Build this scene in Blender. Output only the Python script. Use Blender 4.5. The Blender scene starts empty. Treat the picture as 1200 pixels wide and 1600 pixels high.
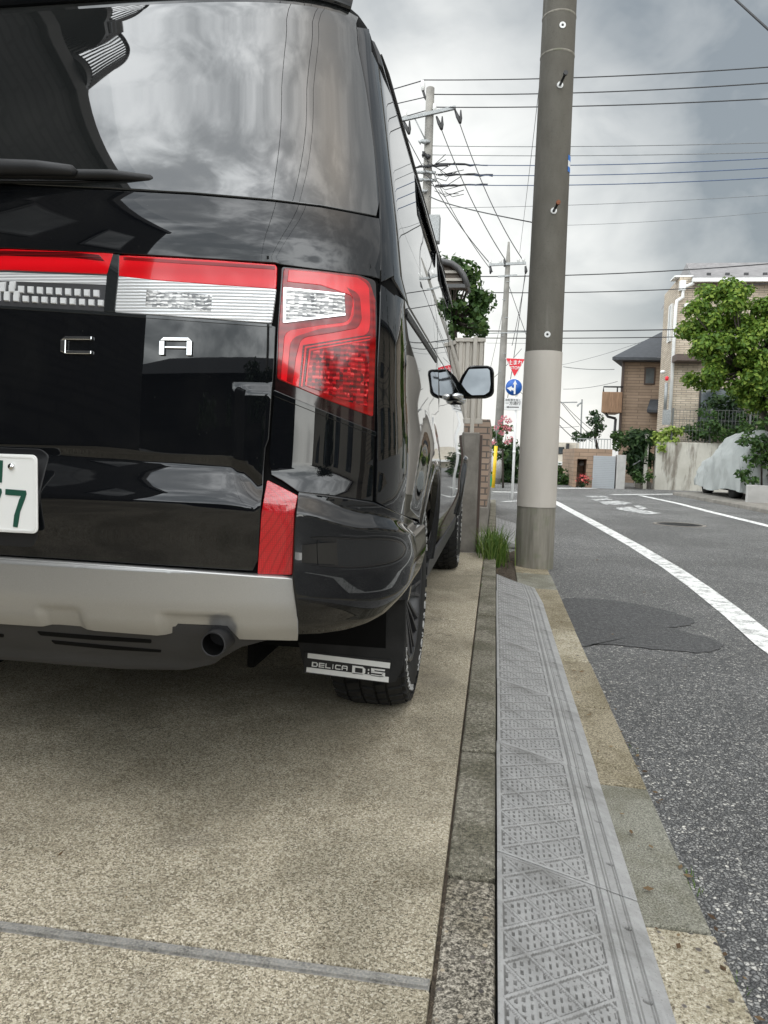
import bpy, bmesh, math, random
import numpy as np
from mathutils import Vector, Matrix
from mathutils.geometry import delaunay_2d_cdt
random.seed(7); rnd = random.Random(11)
SC = bpy.context.scene; COL = SC.collection; PI = math.pi

# ------------------------------------------------------------------ camera
FPX, VPX, ROLL, CAMH = 1150., (775., 710.), .042, .82
_d = np.array([VPX[0]-600, -(VPX[1]-800), -FPX]); _d /= np.linalg.norm(_d)
_u = np.array([ROLL, 1, 0.]); _u -= _u.dot(_d)*_d; _u /= np.linalg.norm(_u)
_r = np.cross(_d, _u)
CR = np.array([_r, _d, _u]); CC = np.array([0, 0, CAMH])
cam = bpy.data.cameras.new('camera'); camo = bpy.data.objects.new('camera', cam); COL.objects.link(camo)
M4 = Matrix.Identity(4)
for i in range(3):
    for j in range(3): M4[i][j] = float(CR[i][j])
M4.translation = Vector((0, 0, CAMH)); camo.matrix_world = M4
cam.sensor_fit = 'VERTICAL'; cam.sensor_height = 32.; cam.lens = FPX/1600*32.
cam.clip_start = .05; cam.clip_end = 3000
SC.camera = camo
SC.render.resolution_x, SC.render.resolution_y = 768, 1024
SC.view_settings.view_transform = 'Standard'; SC.view_settings.look = 'None'
SC.view_settings.exposure = 0.22; SC.view_settings.gamma = 1.0
SC.cycles.max_bounces = 8; SC.cycles.glossy_bounces = 5; SC.cycles.transparent_max_bounces = 12
SC.cycles.sample_clamp_indirect = 6.0

# ------------------------------------------------------------------ world: storm clouds ahead, brighter overcast overhead and behind
wd = bpy.data.worlds.new('World'); SC.world = wd; wd.use_nodes = True
wt = wd.node_tree; wt.nodes.clear()
def wn(t, **k):
    n = wt.nodes.new(t)
    for a, b in k.items(): setattr(n, a, b)
    return n
def wl(a, b): wt.links.new(a, b)
def wmath(op, a, b=None, c=None, clamp=False):
    n = wn('ShaderNodeMath', operation=op, use_clamp=clamp)
    for i, v in enumerate((a, b, c)):
        if v is None: continue
        if hasattr(v, 'links'): wl(v, n.inputs[i])
        else: n.inputs[i].default_value = v
    return n.outputs[0]
def wdot(vec, d):
    n = wn('ShaderNodeVectorMath', operation='DOT_PRODUCT'); wl(vec, n.inputs[0])
    v = Vector(d).normalized(); n.inputs[1].default_value = v; return n.outputs['Value']
def wmap(v, a, b, c, d, smooth=True):
    n = wn('ShaderNodeMapRange', interpolation_type='SMOOTHSTEP' if smooth else 'LINEAR')
    wl(v, n.inputs[0])
    for i, x in enumerate((a, b, c, d)): n.inputs[i+1].default_value = x
    return n.outputs[0]
def wmix(f, a, b):
    n = wn('ShaderNodeMix', data_type='RGBA')
    if hasattr(f, 'links'): wl(f, n.inputs[0])
    else: n.inputs[0].default_value = f
    for v, i in ((a, 6), (b, 7)):
        if hasattr(v, 'links'): wl(v, n.inputs[i])
        else: n.inputs[i].default_value = (*v, 1)
    return n.outputs[2]
tc = wn('ShaderNodeTexCoord'); dirv = tc.outputs['Generated']
def azel(az, el): az, el = math.radians(az), math.radians(el); return (math.sin(az)*math.cos(el), math.cos(az)*math.cos(el), math.sin(el))
def wnoise(scale, detail, rough, dist, sx=(1, 1, 1)):
    mp = wn('ShaderNodeMapping'); wl(dirv, mp.inputs[0]); mp.inputs['Scale'].default_value = sx
    n = wn('ShaderNodeTexNoise'); wl(mp.outputs[0], n.inputs['Vector'])
    n.inputs['Scale'].default_value = scale; n.inputs['Detail'].default_value = detail
    n.inputs['Roughness'].default_value = rough; n.inputs['Distortion'].default_value = dist
    return n.outputs['Fac']
n1 = wnoise(2.7, 5, .5, .6, (1, 1, 1.7)); n2 = wnoise(7.5, 5, .55, .5, (1, 1, 1.6))
nn = wmath('ADD', wmath('MULTIPLY', n1, .62), wmath('MULTIPLY', n2, .38))
cl = wmap(nn, .36, .64, 0, 1)
glow = wmap(wdot(dirv, azel(-3, 13)), .945, .998, 0, 1)
glow2 = wmap(wdot(dirv, azel(-30, 12)), .75, .98, 0, .6)
storm = wmap(wdot(dirv, azel(15, 24)), .93, .99, 0, 1)
hor = wmap(wdot(dirv, (0, 0, 1)), .0, .16, 1, 0)
f = wmath('MULTIPLY', cl, .42)
f = wmath('ADD', f, .13)
f = wmath('ADD', f, wmath('MULTIPLY', glow, .62))
f = wmath('ADD', f, wmath('MULTIPLY', glow2, .35))
f = wmath('ADD', f, wmath('MULTIPLY', hor, .42))
f = wmath('SUBTRACT', f, wmath('MULTIPLY', storm, .34), clamp=True)
cloudc = wmix(f, (.235, .262, .278), (.88, .88, .845))
sky = wn('ShaderNodeTexSky', sky_type='NISHITA'); sky.sun_disc = False
SUN_EL, SUN_AZ = math.radians(60), math.radians(125)      # azimuth clockwise from +Y
sky.sun_elevation = SUN_EL; sky.sun_rotation = SUN_AZ; sky.air_density = 1.5; sky.dust_density = 4
skys = wn('ShaderNodeVectorMath', operation='SCALE'); wl(sky.outputs[0], skys.inputs[0]); skys.inputs[3].default_value = .6
cc = wmix(.97, skys.outputs[0], cloudc)
back = wmap(wdot(dirv, (-.34, -.76, .55)), -.12, .62, 0, 1)
cb = wmap(nn, .42, .60, .45, 1.0)
rdark = wmap(wdot(dirv, azel(98, 50)), .62, .95, 1, .12)
back = wmath('MULTIPLY', back, rdark)
boost = wmath('ADD', 1.0, wmath('MULTIPLY', wmath('MULTIPLY', back, cb), 5.2))
sc2 = wn('ShaderNodeVectorMath', operation='SCALE'); wl(cc, sc2.inputs[0]); wl(boost, sc2.inputs[3])
below = wmap(wdot(dirv, (0, 0, 1)), -.02, .0, .25, 1)
sc3 = wn('ShaderNodeVectorMath', operation='SCALE'); wl(sc2.outputs[0], sc3.inputs[0]); wl(below, sc3.inputs[3])
bg = wn('ShaderNodeBackground'); wl(sc3.outputs[0], bg.inputs[0]); bg.inputs[1].default_value = 1.0
wo = wn('ShaderNodeOutputWorld'); wl(bg.outputs[0], wo.inputs[0])
# ------------------------------------------------------------------ sun behind the overcast
sl = bpy.data.lights.new('sun', 'SUN'); sl.energy = .6; sl.angle = math.radians(100); sl.color = (1, .98, .95)
so = bpy.data.objects.new('sun', sl); COL.objects.link(so)
sdir = Vector((math.sin(SUN_AZ)*math.cos(SUN_EL), math.cos(SUN_AZ)*math.cos(SUN_EL), math.sin(SUN_EL)))
so.rotation_euler = sdir.to_track_quat('Z', 'Y').to_euler()

# ------------------------------------------------------------------ measuring helpers
def ray(x, y): return CR @ np.array([x-600, -(y-800), -FPX])
def PX(x, y, Y):
    v = ray(x, y); p = CC+v*(Y/v[1]); return Vector(p)
def GZ(x, y, z=-.1):
    v = ray(x, y); p = CC+v*((z-CAMH)/v[2]); return Vector(p)
def proj(p):
    v = CR.T@(np.array(p)-CC); return (600+v[0]/-v[2]*FPX, 800-v[1]/-v[2]*FPX)

# ------------------------------------------------------------------ materials
MATS = {}
class NT:
    def __init__(s, name):
        s.m = bpy.data.materials.new(name); s.m.use_nodes = True; s.t = s.m.node_tree
        s.b = s.t.nodes['Principled BSDF']; MATS[name] = s.m
        s.tc = s.t.nodes.new('ShaderNodeTexCoord')
    def n(s, t, **k):
        n = s.t.nodes.new(t)
        for a, b in k.items(): setattr(n, a, b)
        return n
    def l(s, a, b): s.t.links.new(a, b)
    def set(s, n, i, v):
        if v is None: return
        if hasattr(v, 'links'): s.l(v, n.inputs[i])
        else: n.inputs[i].default_value = v
    def vec(s, sc=(1, 1, 1), src='Object'):
        m = s.n('ShaderNodeMapping'); s.l(s.tc.outputs[src], m.inputs[0]); m.inputs['Scale'].default_value = sc; return m.outputs[0]
    def noise(s, scale, detail=4, rough=.55, sc=(1, 1, 1), dist=0):
        n = s.n('ShaderNodeTexNoise'); s.l(s.vec(sc), n.inputs['Vector'])
        n.inputs['Scale'].default_value = scale; n.inputs['Detail'].default_value = detail
        n.inputs['Roughness'].default_value = rough; n.inputs['Distortion'].default_value = dist; return n.outputs['Fac']
    def vor(s, scale, feature='F1', out='Color', sc=(1, 1, 1), rand=1):
        n = s.n('ShaderNodeTexVoronoi', feature=feature); s.l(s.vec(sc), n.inputs['Vector']); n.inputs['Scale'].default_value = scale
        n.inputs['Randomness'].default_value = rand
        o = n.outputs[out]
        if out == 'Color':
            q = s.n('ShaderNodeSeparateColor'); s.l(o, q.inputs[0]); o = q.outputs[0]
        return o
    def math(s, op, a, b=None, c=None, clamp=False):
        n = s.n('ShaderNodeMath', operation=op, use_clamp=clamp)
        for i, v in enumerate((a, b, c)): s.set(n, i, v)
        return n.outputs[0]
    def map(s, v, a, b, c=0, d=1, smooth=False):
        n = s.n('ShaderNodeMapRange', interpolation_type='SMOOTHSTEP' if smooth else 'LINEAR'); s.l(v, n.inputs[0])
        for i, x in enumerate((a, b, c, d)): n.inputs[i+1].default_value = x
        return n.outputs[0]
    def mix(s, f, a, b, blend='MIX'):
        n = s.n('ShaderNodeMix', data_type='RGBA', blend_type=blend); s.set(n, 0, f)
        for v, i in ((a, 6), (b, 7)):
            if hasattr(v, 'links'): s.l(v, n.inputs[i])
            else: n.inputs[i].default_value = (*v, 1)
        return n.outputs[2]
    def ramp(s, v, pts):
        n = s.n('ShaderNodeValToRGB'); s.l(v, n.inputs[0]); e = n.color_ramp.elements
        while len(e) < len(pts): e.new(.5)
        for q, (p, c) in zip(e, pts): q.position = p; q.color = (*c, 1)
        return n.outputs[0]
    def out(s, col=None, rough=None, bump=None, bstr=.4, bdist=.003, metal=None, spec=None):
        b = s.b
        if col is not None: s.set(b, 'Base Color', col if hasattr(col, 'links') else (*col, 1))
        s.set(b, 'Roughness', rough); s.set(b, 'Metallic', metal); s.set(b, 'Specular IOR Level', spec)
        if bump is not None:
            n = s.n('ShaderNodeBump'); n.inputs['Strength'].default_value = bstr; n.inputs['Distance'].default_value = bdist
            s.l(bump, n.inputs['Height']); s.l(n.outputs[0], b.inputs['Normal'])
        return s.m
def flat(name, col, rough=.5, metal=0., spec=.5, coat=0, var=.12, vs=6, bump=0, bs=60):
    t = NT(name); nz = t.noise(vs, 4)
    c = t.mix(t.map(nz, .3, .7), tuple(x*(1-var) for x in col), tuple(min(1, x*(1+var)) for x in col))
    t.out(c, rough, t.noise(bs, 3) if bump else None, bump or .1, .002, metal, spec)
    if coat: t.b.inputs['Coat Weight'].default_value = coat; t.b.inputs['Coat Roughness'].default_value = .03
    return t.m
# paint and plastics
t = NT('black_paint')
sp_ = t.map(t.vor(46, out='Distance'), .0, .045, 1, 0); du = t.map(t.noise(5, 6, .65), .5, .8, 0, .35)
dm_ = t.math('MAXIMUM', t.math('MULTIPLY', sp_, .55), t.math('MULTIPLY', du, .12))
t.out(t.mix(dm_, (.0035, .004, .005), (.12, .115, .10)), t.math('ADD', t.map(t.noise(3, 3), .3, .7, .010, .022), t.math('MULTIPLY', dm_, .3)), None, spec=.62)
t = NT('dirty_black_paint')
t.out(t.mix(t.map(t.noise(9, 5), .45, .75), (.004, .0045, .005), (.02, .019, .016)), t.map(t.noise(9, 5), .4, .8, .03, .16))
flat('black_gap', (.004, .004, .004), .8, spec=.1)
flat('black_plastic', (.012, .012, .013), .5, spec=.4, bump=.2, bs=400)
flat('dark_grey_plastic', (.032, .032, .034), .48, spec=.45, bump=.15, bs=300)
flat('black_rubber', (.014, .014, .014), .72, spec=.3, var=.3, vs=20, bump=.3, bs=90)
t = NT('privacy_glass')
t.out((.016, .018, .019), .012, None, spec=.72)
t = NT('rear_glass')
dots = t.map(t.vor(38, out='Distance'), .0, .035, 1, 0)
t.out(t.mix(t.math('MULTIPLY', dots, .8), t.mix(t.map(t.noise(2.2, 4), .45, .8), (.012, .013, .013), (.022, .023, .022)), (.004, .004, .004)), t.map(t.noise(30, 4), .5, .8, .012, .03), None, spec=1.0); t.b.inputs['IOR'].default_value = 1.62
flat('mirror_glass', (.13, .14, .15), .02, 1.0, var=.02)
flat('chrome', (.75, .76, .77), .06, 1.0, var=.03)
t = NT('silver_paint')
t.out(t.mix(t.map(t.noise(1200, 2), .3, .7), (.40, .395, .385), (.5, .495, .485)), .34, None, metal=.75)
t.b.inputs['Coat Weight'].default_value = .4; t.b.inputs['Coat Roughness'].default_value = .08
def redlens(name, a, b, sc, rough=.08):
    t = NT(name)
    w = t.n('ShaderNodeTexWave', wave_type='BANDS', bands_direction='Z'); t.l(t.vec((1, 1, 1)), w.inputs['Vector']); w.inputs['Scale'].default_value = sc; w.inputs['Distortion'].default_value = .3
    t.out(t.mix(w.outputs['Fac'], a, b), rough, None, spec=.5)
    t.b.inputs['Coat Weight'].default_value = .5; t.b.inputs['Coat Roughness'].default_value = .02
    return t
redlens('red_lens', (.20, .001, .002), (.30, .002, .003), 18)
redlens('bright_red_lens', (.62, .002, .006), (.76, .004, .01), 8)
redlens('dark_red_lens', (.05, .0006, .001), (.13, .001, .002), 55)
redlens('smoked_lens', (.010, .004, .004), (.016, .006, .006), 20)
t = NT('faceted_red_lens')
v1 = t.vor(150, out='Color', sc=(1, .3, .8), rand=.5)
w = t.n('ShaderNodeTexWave', wave_type='BANDS', bands_direction='Z'); t.l(t.vec(), w.inputs['Vector']); w.inputs['Scale'].default_value = 30
c = t.ramp(t.math('ADD', t.math('MULTIPLY', v1, .65), t.math('MULTIPLY', w.outputs['Fac'], .35)), [(0, (.03, .0, .001)), (.45, (.18, .001, .003)), (.8, (.5, .004, .01)), (1, (.8, .08, .08))])
t.out(c, .12, v1, .5, .002); t.b.inputs['Coat Weight'].default_value = .5; t.b.inputs['Coat Roughness'].default_value = .02
t = NT('reflector_red')
v1 = t.vor(260, 'DISTANCE_TO_EDGE', 'Distance', rand=.1)
t.out(t.mix(t.map(v1, .0, .2), (.28, .001, .004), (.55, .003, .01)), .15, v1, .3, .001); t.b.inputs['Coat Weight'].default_value = 1
t = NT('clear_lens')      # ribbed clear lens over a bright reflector
w = t.n('ShaderNodeTexWave', wave_type='BANDS', bands_direction='Z'); t.l(t.vec(), w.inputs['Vector']); w.inputs['Scale'].default_value = 48; w.inputs['Distortion'].default_value = .5; w.inputs['Detail'].default_value = 2
c = t.ramp(w.outputs['Fac'], [(0, (.42, .43, .44)), (.4, (.74, .75, .76)), (1, (.88, .89, .90))])
t.out(c, .12, w.outputs['Fac'], .4, .002, metal=.25); t.b.inputs['Coat Weight'].default_value = .5; t.b.inputs['Coat Roughness'].default_value = .02
t = NT('clear_facets')
v1 = t.vor(170, out='Color', sc=(.7, .3, 2.2), rand=.6)
w = t.n('ShaderNodeTexWave', wave_type='BANDS', bands_direction='Z'); t.l(t.vec(), w.inputs['Vector']); w.inputs['Scale'].default_value = 40
c = t.ramp(t.math('ADD', t.math('MULTIPLY', v1, .6), t.math('MULTIPLY', w.outputs['Fac'], .4)), [(0, (.04, .04, .042)), (.45, (.22, .22, .22)), (.75, (.62, .6, .58)), (1, (.95, .95, .95))])
t.out(c, .1, v1, .5, .002, metal=.3); t.b.inputs['Coat Weight'].default_value = .5; t.b.inputs['Coat Roughness'].default_value = .02
flat('smoked_reflector', (.10, .10, .105), .2, .5, coat=1)
flat('lens_white', (.80, .81, .82), .12, .2, var=.05, vs=80)
flat('plate_white', (.80, .80, .78), .45, var=.03)
flat('plate_green', (.010, .07, .045), .45, var=.05)
flat('tyre_letter', (.42, .42, .41), .6, var=.2, vs=40)
flat('sticker_white', (.66, .66, .64), .5, var=.05)
flat('rim_black', (.016, .016, .018), .32, spec=.5)
# ground
def speck(t, sc, d=2, lo=.34, hi=.66, r=.7): return t.map(t.noise(sc, d, r), lo, hi, 0, 1)
t = NT('driveway_concrete')
a = t.math('ADD', t.math('ADD', t.math('MULTIPLY', t.vor(300), .42), t.math('MULTIPLY', speck(t, 300, 3), .25)), t.math('MULTIPLY', speck(t, 620, 2), .33))
c = t.ramp(a, [(.16, (.045, .037, .026)), (.36, (.23, .196, .136)), (.52, (.445, .388, .28)), (.70, (.63, .57, .445)), (.88, (.92, .88, .78))])
st = t.map(t.noise(1.5, 6, .62, dist=.4), .38, .62, 0, 1, True); c = t.mix(t.math('MULTIPLY', st, .85), c, (.55, .55, .53), 'MULTIPLY')
st2 = t.map(t.noise(5, 5, .6), .52, .72, 0, .6, True); c = t.mix(st2, c, (.62, .60, .55), 'MULTIPLY')
wear = t.map(t.noise(.8, 5, .6, dist=.6), .45, .62, 0, 1, True)
c = t.mix(t.math('MULTIPLY', wear, .3), c, (.33, .29, .215))
cr = t.n('ShaderNodeTexVoronoi', feature='DISTANCE_TO_EDGE'); nz = t.n('ShaderNodeTexNoise'); t.l(t.vec(), nz.inputs['Vector']); nz.inputs['Scale'].default_value = 3; nz.inputs['Detail'].default_value = 5
ad = t.n('ShaderNodeVectorMath', operation='ADD'); t.l(t.vec((.5, .5, .5)), ad.inputs[0]); sc_ = t.n('ShaderNodeVectorMath', operation='SCALE'); t.l(nz.outputs['Color'], sc_.inputs[0]); sc_.inputs[3].default_value = .35; t.l(sc_.outputs[0], ad.inputs[1]); t.l(ad.outputs[0], cr.inputs['Vector']); cr.inputs['Scale'].default_value = 1.1
crk = t.math('MULTIPLY', t.map(cr.outputs['Distance'], 0, .0022, .55, 0), t.map(t.noise(1.1, 2), .48, .56)); c = t.mix(crk, c, (.04, .033, .024))
oil = t.math('MULTIPLY', t.map(t.noise(2.6, 4, .55), .60, .72), .45); c = t.mix(oil, c, (.13, .115, .09))
t.out(c, .88, a, .45, .002)
t = NT('kerb_concrete')
a = t.math('ADD', t.math('MULTIPLY', speck(t, 110, 3), .5), t.math('MULTIPLY', speck(t, 350, 2), .5))
c = t.ramp(a, [(.1, (.04, .036, .027)), (.4, (.19, .175, .135)), (.65, (.31, .288, .228)), (.95, (.62, .58, .49))])
st = t.map(t.noise(5, 6, .65), .38, .62, 0, 1, True); c = t.mix(t.math('MULTIPLY', st, .8), c, (.45, .45, .38), 'MULTIPLY')
t.out(c, .88, a, .8, .004)
def agg(name, lo, mid, hi, sc, stain=(.6, .58, .5), bstr=.8, n=5, stones=0):
    t = NT(name)
    a = t.math('ADD', t.math('MULTIPLY', speck(t, sc, 3), .6), t.math('MULTIPLY', speck(t, sc*2.6, 2), .4))
    c = t.ramp(a, [(.1, lo), (.42, mid), (.74, hi), (.97, tuple(min(1, x*1.45) for x in hi))])
    if stones:
        d = t.vor(stones, out='Distance'); v = t.vor(stones)
        k = t.math('MULTIPLY', t.map(v, .66, .70), t.map(d, .22, .32, 1, 0)); c = t.mix(k, c, t.ramp(t.vor(stones), [(.66, (.05, .045, .042)), (.85, (.16, .14, .13)), (1, (.5, .42, .3))]))
    st = t.map(t.noise(n, 6, .65), .4, .65, 0, 1, True); c = t.mix(t.math('MULTIPLY', st, .8), c, stain, 'MULTIPLY')
    t.out(c, .85, a, bstr, .004); return t.m
agg('kerb_rough', (.018, .016, .013), (.14, .125, .098), (.45, .41, .34), 105, stones=60)
agg('gutter_pale', (.10, .08, .055), (.42, .37, .265), (.62, .57, .46), 120, stones=48)
agg('gutter_grey', (.07, .07, .055), (.185, .182, .145), (.34, .33, .28), 240, bstr=.4)
agg('gutter_brown', (.05, .042, .028), (.235, .198, .132), (.44, .39, .285), 180, bstr=.5)
t = NT('asphalt')
nv = t.n('ShaderNodeTexNoise'); t.l(t.vec(), nv.inputs['Vector']); nv.inputs['Scale'].default_value = 160; nv.inputs['Detail'].default_value = 2
mv = t.n('ShaderNodeVectorMath', operation='SCALE'); t.l(nv.outputs['Color'], mv.inputs[0]); mv.inputs[3].default_value = .006
av = t.n('ShaderNodeVectorMath', operation='ADD'); t.l(t.vec(), av.inputs[0]); t.l(mv.outputs[0], av.inputs[1])
def avor(sc, f='F1', o='Distance'):
    n = t.n('ShaderNodeTexVoronoi', feature=f); t.l(av.outputs[0], n.inputs['Vector']); n.inputs['Scale'].default_value = sc
    if o == 'Color':
        q = t.n('ShaderNodeSeparateColor'); t.l(n.outputs[o], q.inputs[0]); return q.outputs[0]
    return n.outputs[o]
v = avor(112, o='Color'); e = avor(112, 'DISTANCE_TO_EDGE')
c = t.ramp(v, [(0, (.09, .09, .092)), (.4, (.23, .23, .226)), (.75, (.35, .345, .33)), (.93, (.48, .47, .44)), (1, (.8, .77, .70))])
c = t.mix(t.map(e, .0, .16, 0, 1, True), (.022, .022, .022), c)
c = t.mix(t.math('MULTIPLY', speck(t, 600, 2), .45), c, (.05, .05, .05))
st = t.map(t.noise(.7, 6, .6), .38, .65, 1.0, 1.42, True)
q = t.n('ShaderNodeVectorMath', operation='SCALE'); t.l(c, q.inputs[0]); t.l(st, q.inputs[3])
t.out(q.outputs[0], t.map(v, 0, 1, .5, .8), t.map(e, 0, .35, 0, 1, True), 1.0, .005)
t = NT('asphalt_patch')
a = t.math('ADD', t.math('MULTIPLY', speck(t, 240, 2), .5), t.math('MULTIPLY', speck(t, 60, 4), .5))
c = t.ramp(a, [(.1, (.03, .03, .031)), (.55, (.066, .066, .066)), (.8, (.12, .12, .118)), (.97, (.26, .255, .245))])
t.out(c, .8, a, .6, .003)
t = NT('road_paint')
n = t.noise(14, 6, .7); e = t.vor(90, 'DISTANCE_TO_EDGE', 'Distance')
n5 = t.noise(45, 4, .7, sc=(.4, 1, 1)); wearm = t.math('MULTIPLY', t.map(t.math('ADD', n, t.math('MULTIPLY', e, .35)), .40, .56, 0, 1), t.map(n5, .34, .44, .35, 1))
t.out(t.mix(wearm, (.26, .26, .25), (.80, .80, .77)), .7, e, .5, .003)
t = NT('worn_road_paint')
n = t.noise(9, 6, .75); t.out(t.mix(t.map(n, .42, .58), (.10, .10, .10), (.62, .62, .6)), .8)
t = NT('soil'); v = t.math('ADD', t.math('MULTIPLY', t.vor(70), .4), t.math('MULTIPLY', speck(t, 150, 3), .6)); t.out(t.ramp(v, [(0, (.03, .022, .015)), (.7, (.10, .075, .05)), (1, (.24, .2, .15))]), .95, v, 1, .01)
t = NT('ramp_plastic')     # weathered grey resin, dirt caught in the grooves
att = t.n('ShaderNodeAttribute', attribute_name='dirt')
n = t.noise(7, 6, .65); n2 = t.noise(60, 5, .6); ns = t.noise(34, 4, .6, sc=(1, .12, 1))
c = t.mix(t.map(n, .3, .7), (.25, .248, .243), (.37, .366, .358))
c = t.mix(t.map(n2, .45, .75, 0, .4), c, (.46, .465, .46))
c = t.mix(t.map(ns, .6, .75, 0, .35), c, (.56, .56, .55))
st_ = t.map(t.noise(2.3, 6, .7), .47, .64, 0, .75, True); c = t.mix(st_, c, (.15, .147, .138)); gr = t.map(t.noise(260, 2), .62, .7, 0, .5); c = t.mix(gr, c, (.10, .095, .085))
c = t.mix(t.math('MULTIPLY', att.outputs['Fac'], t.map(n2, .25, .6, .45, 1)), c, (.055, .053, .048))
t.out(c, .55, n2, .25, .001)
t = NT('joint_strip'); n = t.noise(25, 5); n3 = t.noise(220, 3); t.out(t.mix(t.map(n3, .4, .7), t.mix(t.map(n, .35, .65), (.12, .118, .11), (.27, .265, .25)), (.36, .34, .30)), .8, n3, .4, .002)
# poles, walls
t = NT('pole_concrete')
n = t.noise(5, 6, .6, sc=(1, 1, .5)); n2 = t.noise(70, 4, .7); sp = t.vor(55, out='Distance')
streak = t.noise(14, 4, .6, sc=(1, 1, .06))
c = t.mix(t.map(n, .3, .7), (.088, .080, .064), (.135, .125, .104))
c = t.mix(t.map(n2, .55, .75, 0, .5), c, (.05, .046, .038)); c = t.mix(t.map(streak, .6, .75, 0, .35), c, (.27, .26, .235))
c = t.mix(t.map(sp, 0, .07, .7, 0), c, (.45, .43, .39))
t.out(c, .8, n2, .5, .003)
t = NT('pole_base_concrete')
streak = t.noise(16, 5, .65, sc=(1, 1, .08)); n = t.noise(12, 5)
c = t.mix(t.map(streak, .35, .65), (.14, .13, .105), (.27, .25, .21)); c = t.mix(t.map(n, .5, .7, 0, .4), c, (.13, .15, .08))
t.out(c, .85, n, .4, .003)
t = NT('pole_wrap')
n = t.noise(3, 4, sc=(1, 1, .3)); st2 = t.noise(22, 4, .6, sc=(1, 1, .05))
c = t.mix(t.map(n, .3, .7), (.44, .405, .355), (.54, .50, .45)); c = t.mix(t.map(st2, .62, .8, 0, .25), c, (.30, .28, .24))
v = t.vor(500, rand=.1); t.out(c, .6, v, .15, .001)
flat('far_pole', (.22, .21, .19), .8, var=.25, vs=3)
flat('dark_galvanised', (.12, .125, .12), .6, .2, var=.2, vs=20)
flat('galvanised', (.30, .31, .31), .5, .3, var=.2, vs=20)
flat('wire_black', (.02, .02, .022), .6)
flat('wire_grey', (.14, .145, .15), .6)
flat('wire_blue', (.06, .09, .16), .6)
flat('insulator_black', (.02, .02, .02), .5)
flat('insulator_white', (.72, .72, .7), .3)
flat('rust', (.20, .07, .03), .8, var=.4, vs=60)
t = NT('old_concrete')
n = t.noise(4, 7, .65); s_ = t.noise(9, 5, .6, sc=(1, 1, .15)); sp = t.noise(120, 3)
c = t.mix(t.map(n, .35, .65), (.16, .145, .125), (.27, .25, .22)); c = t.mix(t.map(s_, .55, .7, 0, .6), c, (.12, .11, .095)); c = t.mix(t.map(sp, .6, .8, 0, .5), c, (.36, .34, .3))
t.out(c, .9, sp, .5, .004)
t = NT('whitewashed_concrete')
n = t.noise(1.2, 6, .65); s_ = t.noise(3.4, 6, .7, sc=(1, 1, .16)); 
c = t.mix(t.map(n, .3, .7), (.44, .42, .36), (.60, .58, .52)); c = t.mix(t.map(s_, .49, .62, 0, .85), c, (.16, .135, .105))
t.out(c, .9, n, .2, .01)
def brick(name, c1, c2, mo, bw, bh, gap=.06, axes='XZ', var=.3, rot=None):
    t = NT(name); sep = t.n('ShaderNodeSeparateXYZ'); t.l(t.tc.outputs['Object'], sep.inputs[0])
    cmb = t.n('ShaderNodeCombineXYZ')
    u = t.math('ADD', sep.outputs[0], sep.outputs[1]) if axes == 'XZ' else sep.outputs[0]
    t.l(u, cmb.inputs[0]); t.l(sep.outputs[2], cmb.inputs[1])
    b = t.n('ShaderNodeTexBrick'); t.l(cmb.outputs[0], b.inputs['Vector'])
    b.inputs['Color1'].default_value = (*c1, 1); b.inputs['Color2'].default_value = (*c2, 1); b.inputs['Mortar'].default_value = (*mo, 1)
    b.inputs['Scale'].default_value = 1; b.inputs['Brick Width'].default_value = bw; b.inputs['Row Height'].default_value = bh; b.inputs['Mortar Size'].default_value = bh*gap
    n = t.noise(2.5, 5); q = t.n('ShaderNodeVectorMath', operation='SCALE'); t.l(b.outputs['Color'], q.inputs[0]); t.l(t.map(n, .3, .7, .82, 1.15), q.inputs[3])
    t.out(q.outputs[0], .8, b.outputs['Fac'], -.4, .01); return t.m
brick('pale_brick', (.43, .355, .27), (.54, .46, .36), (.24, .21, .175), .30, .07, .14)
brick('brown_siding', (.29, .21, .15), (.375, .275, .20), (.19, .14, .10), .9, .11, .10)
brick('brown_tile', (.27, .185, .125), (.33, .23, .16), (.18, .13, .09), .5, .12, .08)
brick('garden_brick', (.30, .215, .16), (.40, .30, .23), (.13, .11, .095), .20, .065, .12)
brick('dark_tile', (.020, .020, .021), (.034, .033, .032), (.006, .006, .006), .5, .12, .16)
flat('cream_wall', (.55, .50, .42), .8, var=.1)
flat('cream_fence', (.52, .48, .42), .55, var=.06, vs=3)
flat('dark_roof', (.055, .06, .068), .7, var=.2, vs=8)
flat('grey_roof', (.22, .21, .21), .6, var=.2, vs=5)
flat('white_trim', (.75, .75, .73), .45, var=.05)
flat('brown_trim', (.07, .045, .035), .5)
t = NT('balcony_wood'); w_ = t.noise(8, 4, sc=(4, 4, .3)); t.out(t.mix(t.map(w_, .35, .65), (.20, .115, .065), (.33, .20, .12)), .6)
t = NT('window_glass'); t.out(t.mix(t.map(t.noise(.7, 3), .4, .6), (.05, .06, .065), (.16, .18, .19)), .04, spec=.7)
flat('shutter_grey', (.38, .40, .42), .5, var=.05, vs=1.5)
flat('block_grey', (.42, .41, .39), .8, var=.1)
flat('dark_metal', (.03, .03, .032), .45, .3)
flat('roof_sheet_brown', (.13, .10, .075), .5)
flat('canopy_grey', (.10, .10, .10), .45)
t = NT('car_cover')
n = t.noise(1.8, 5, .6); fs = t.noise(300, 2); t.out(t.mix(t.map(n, .3, .7), (.29, .305, .295), (.40, .415, .40)), .62, fs, .2, .002)
flat('yellow_plastic', (.80, .52, .02), .45, var=.1)
flat('green_plastic', (.01, .26, .10), .6)
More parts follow.
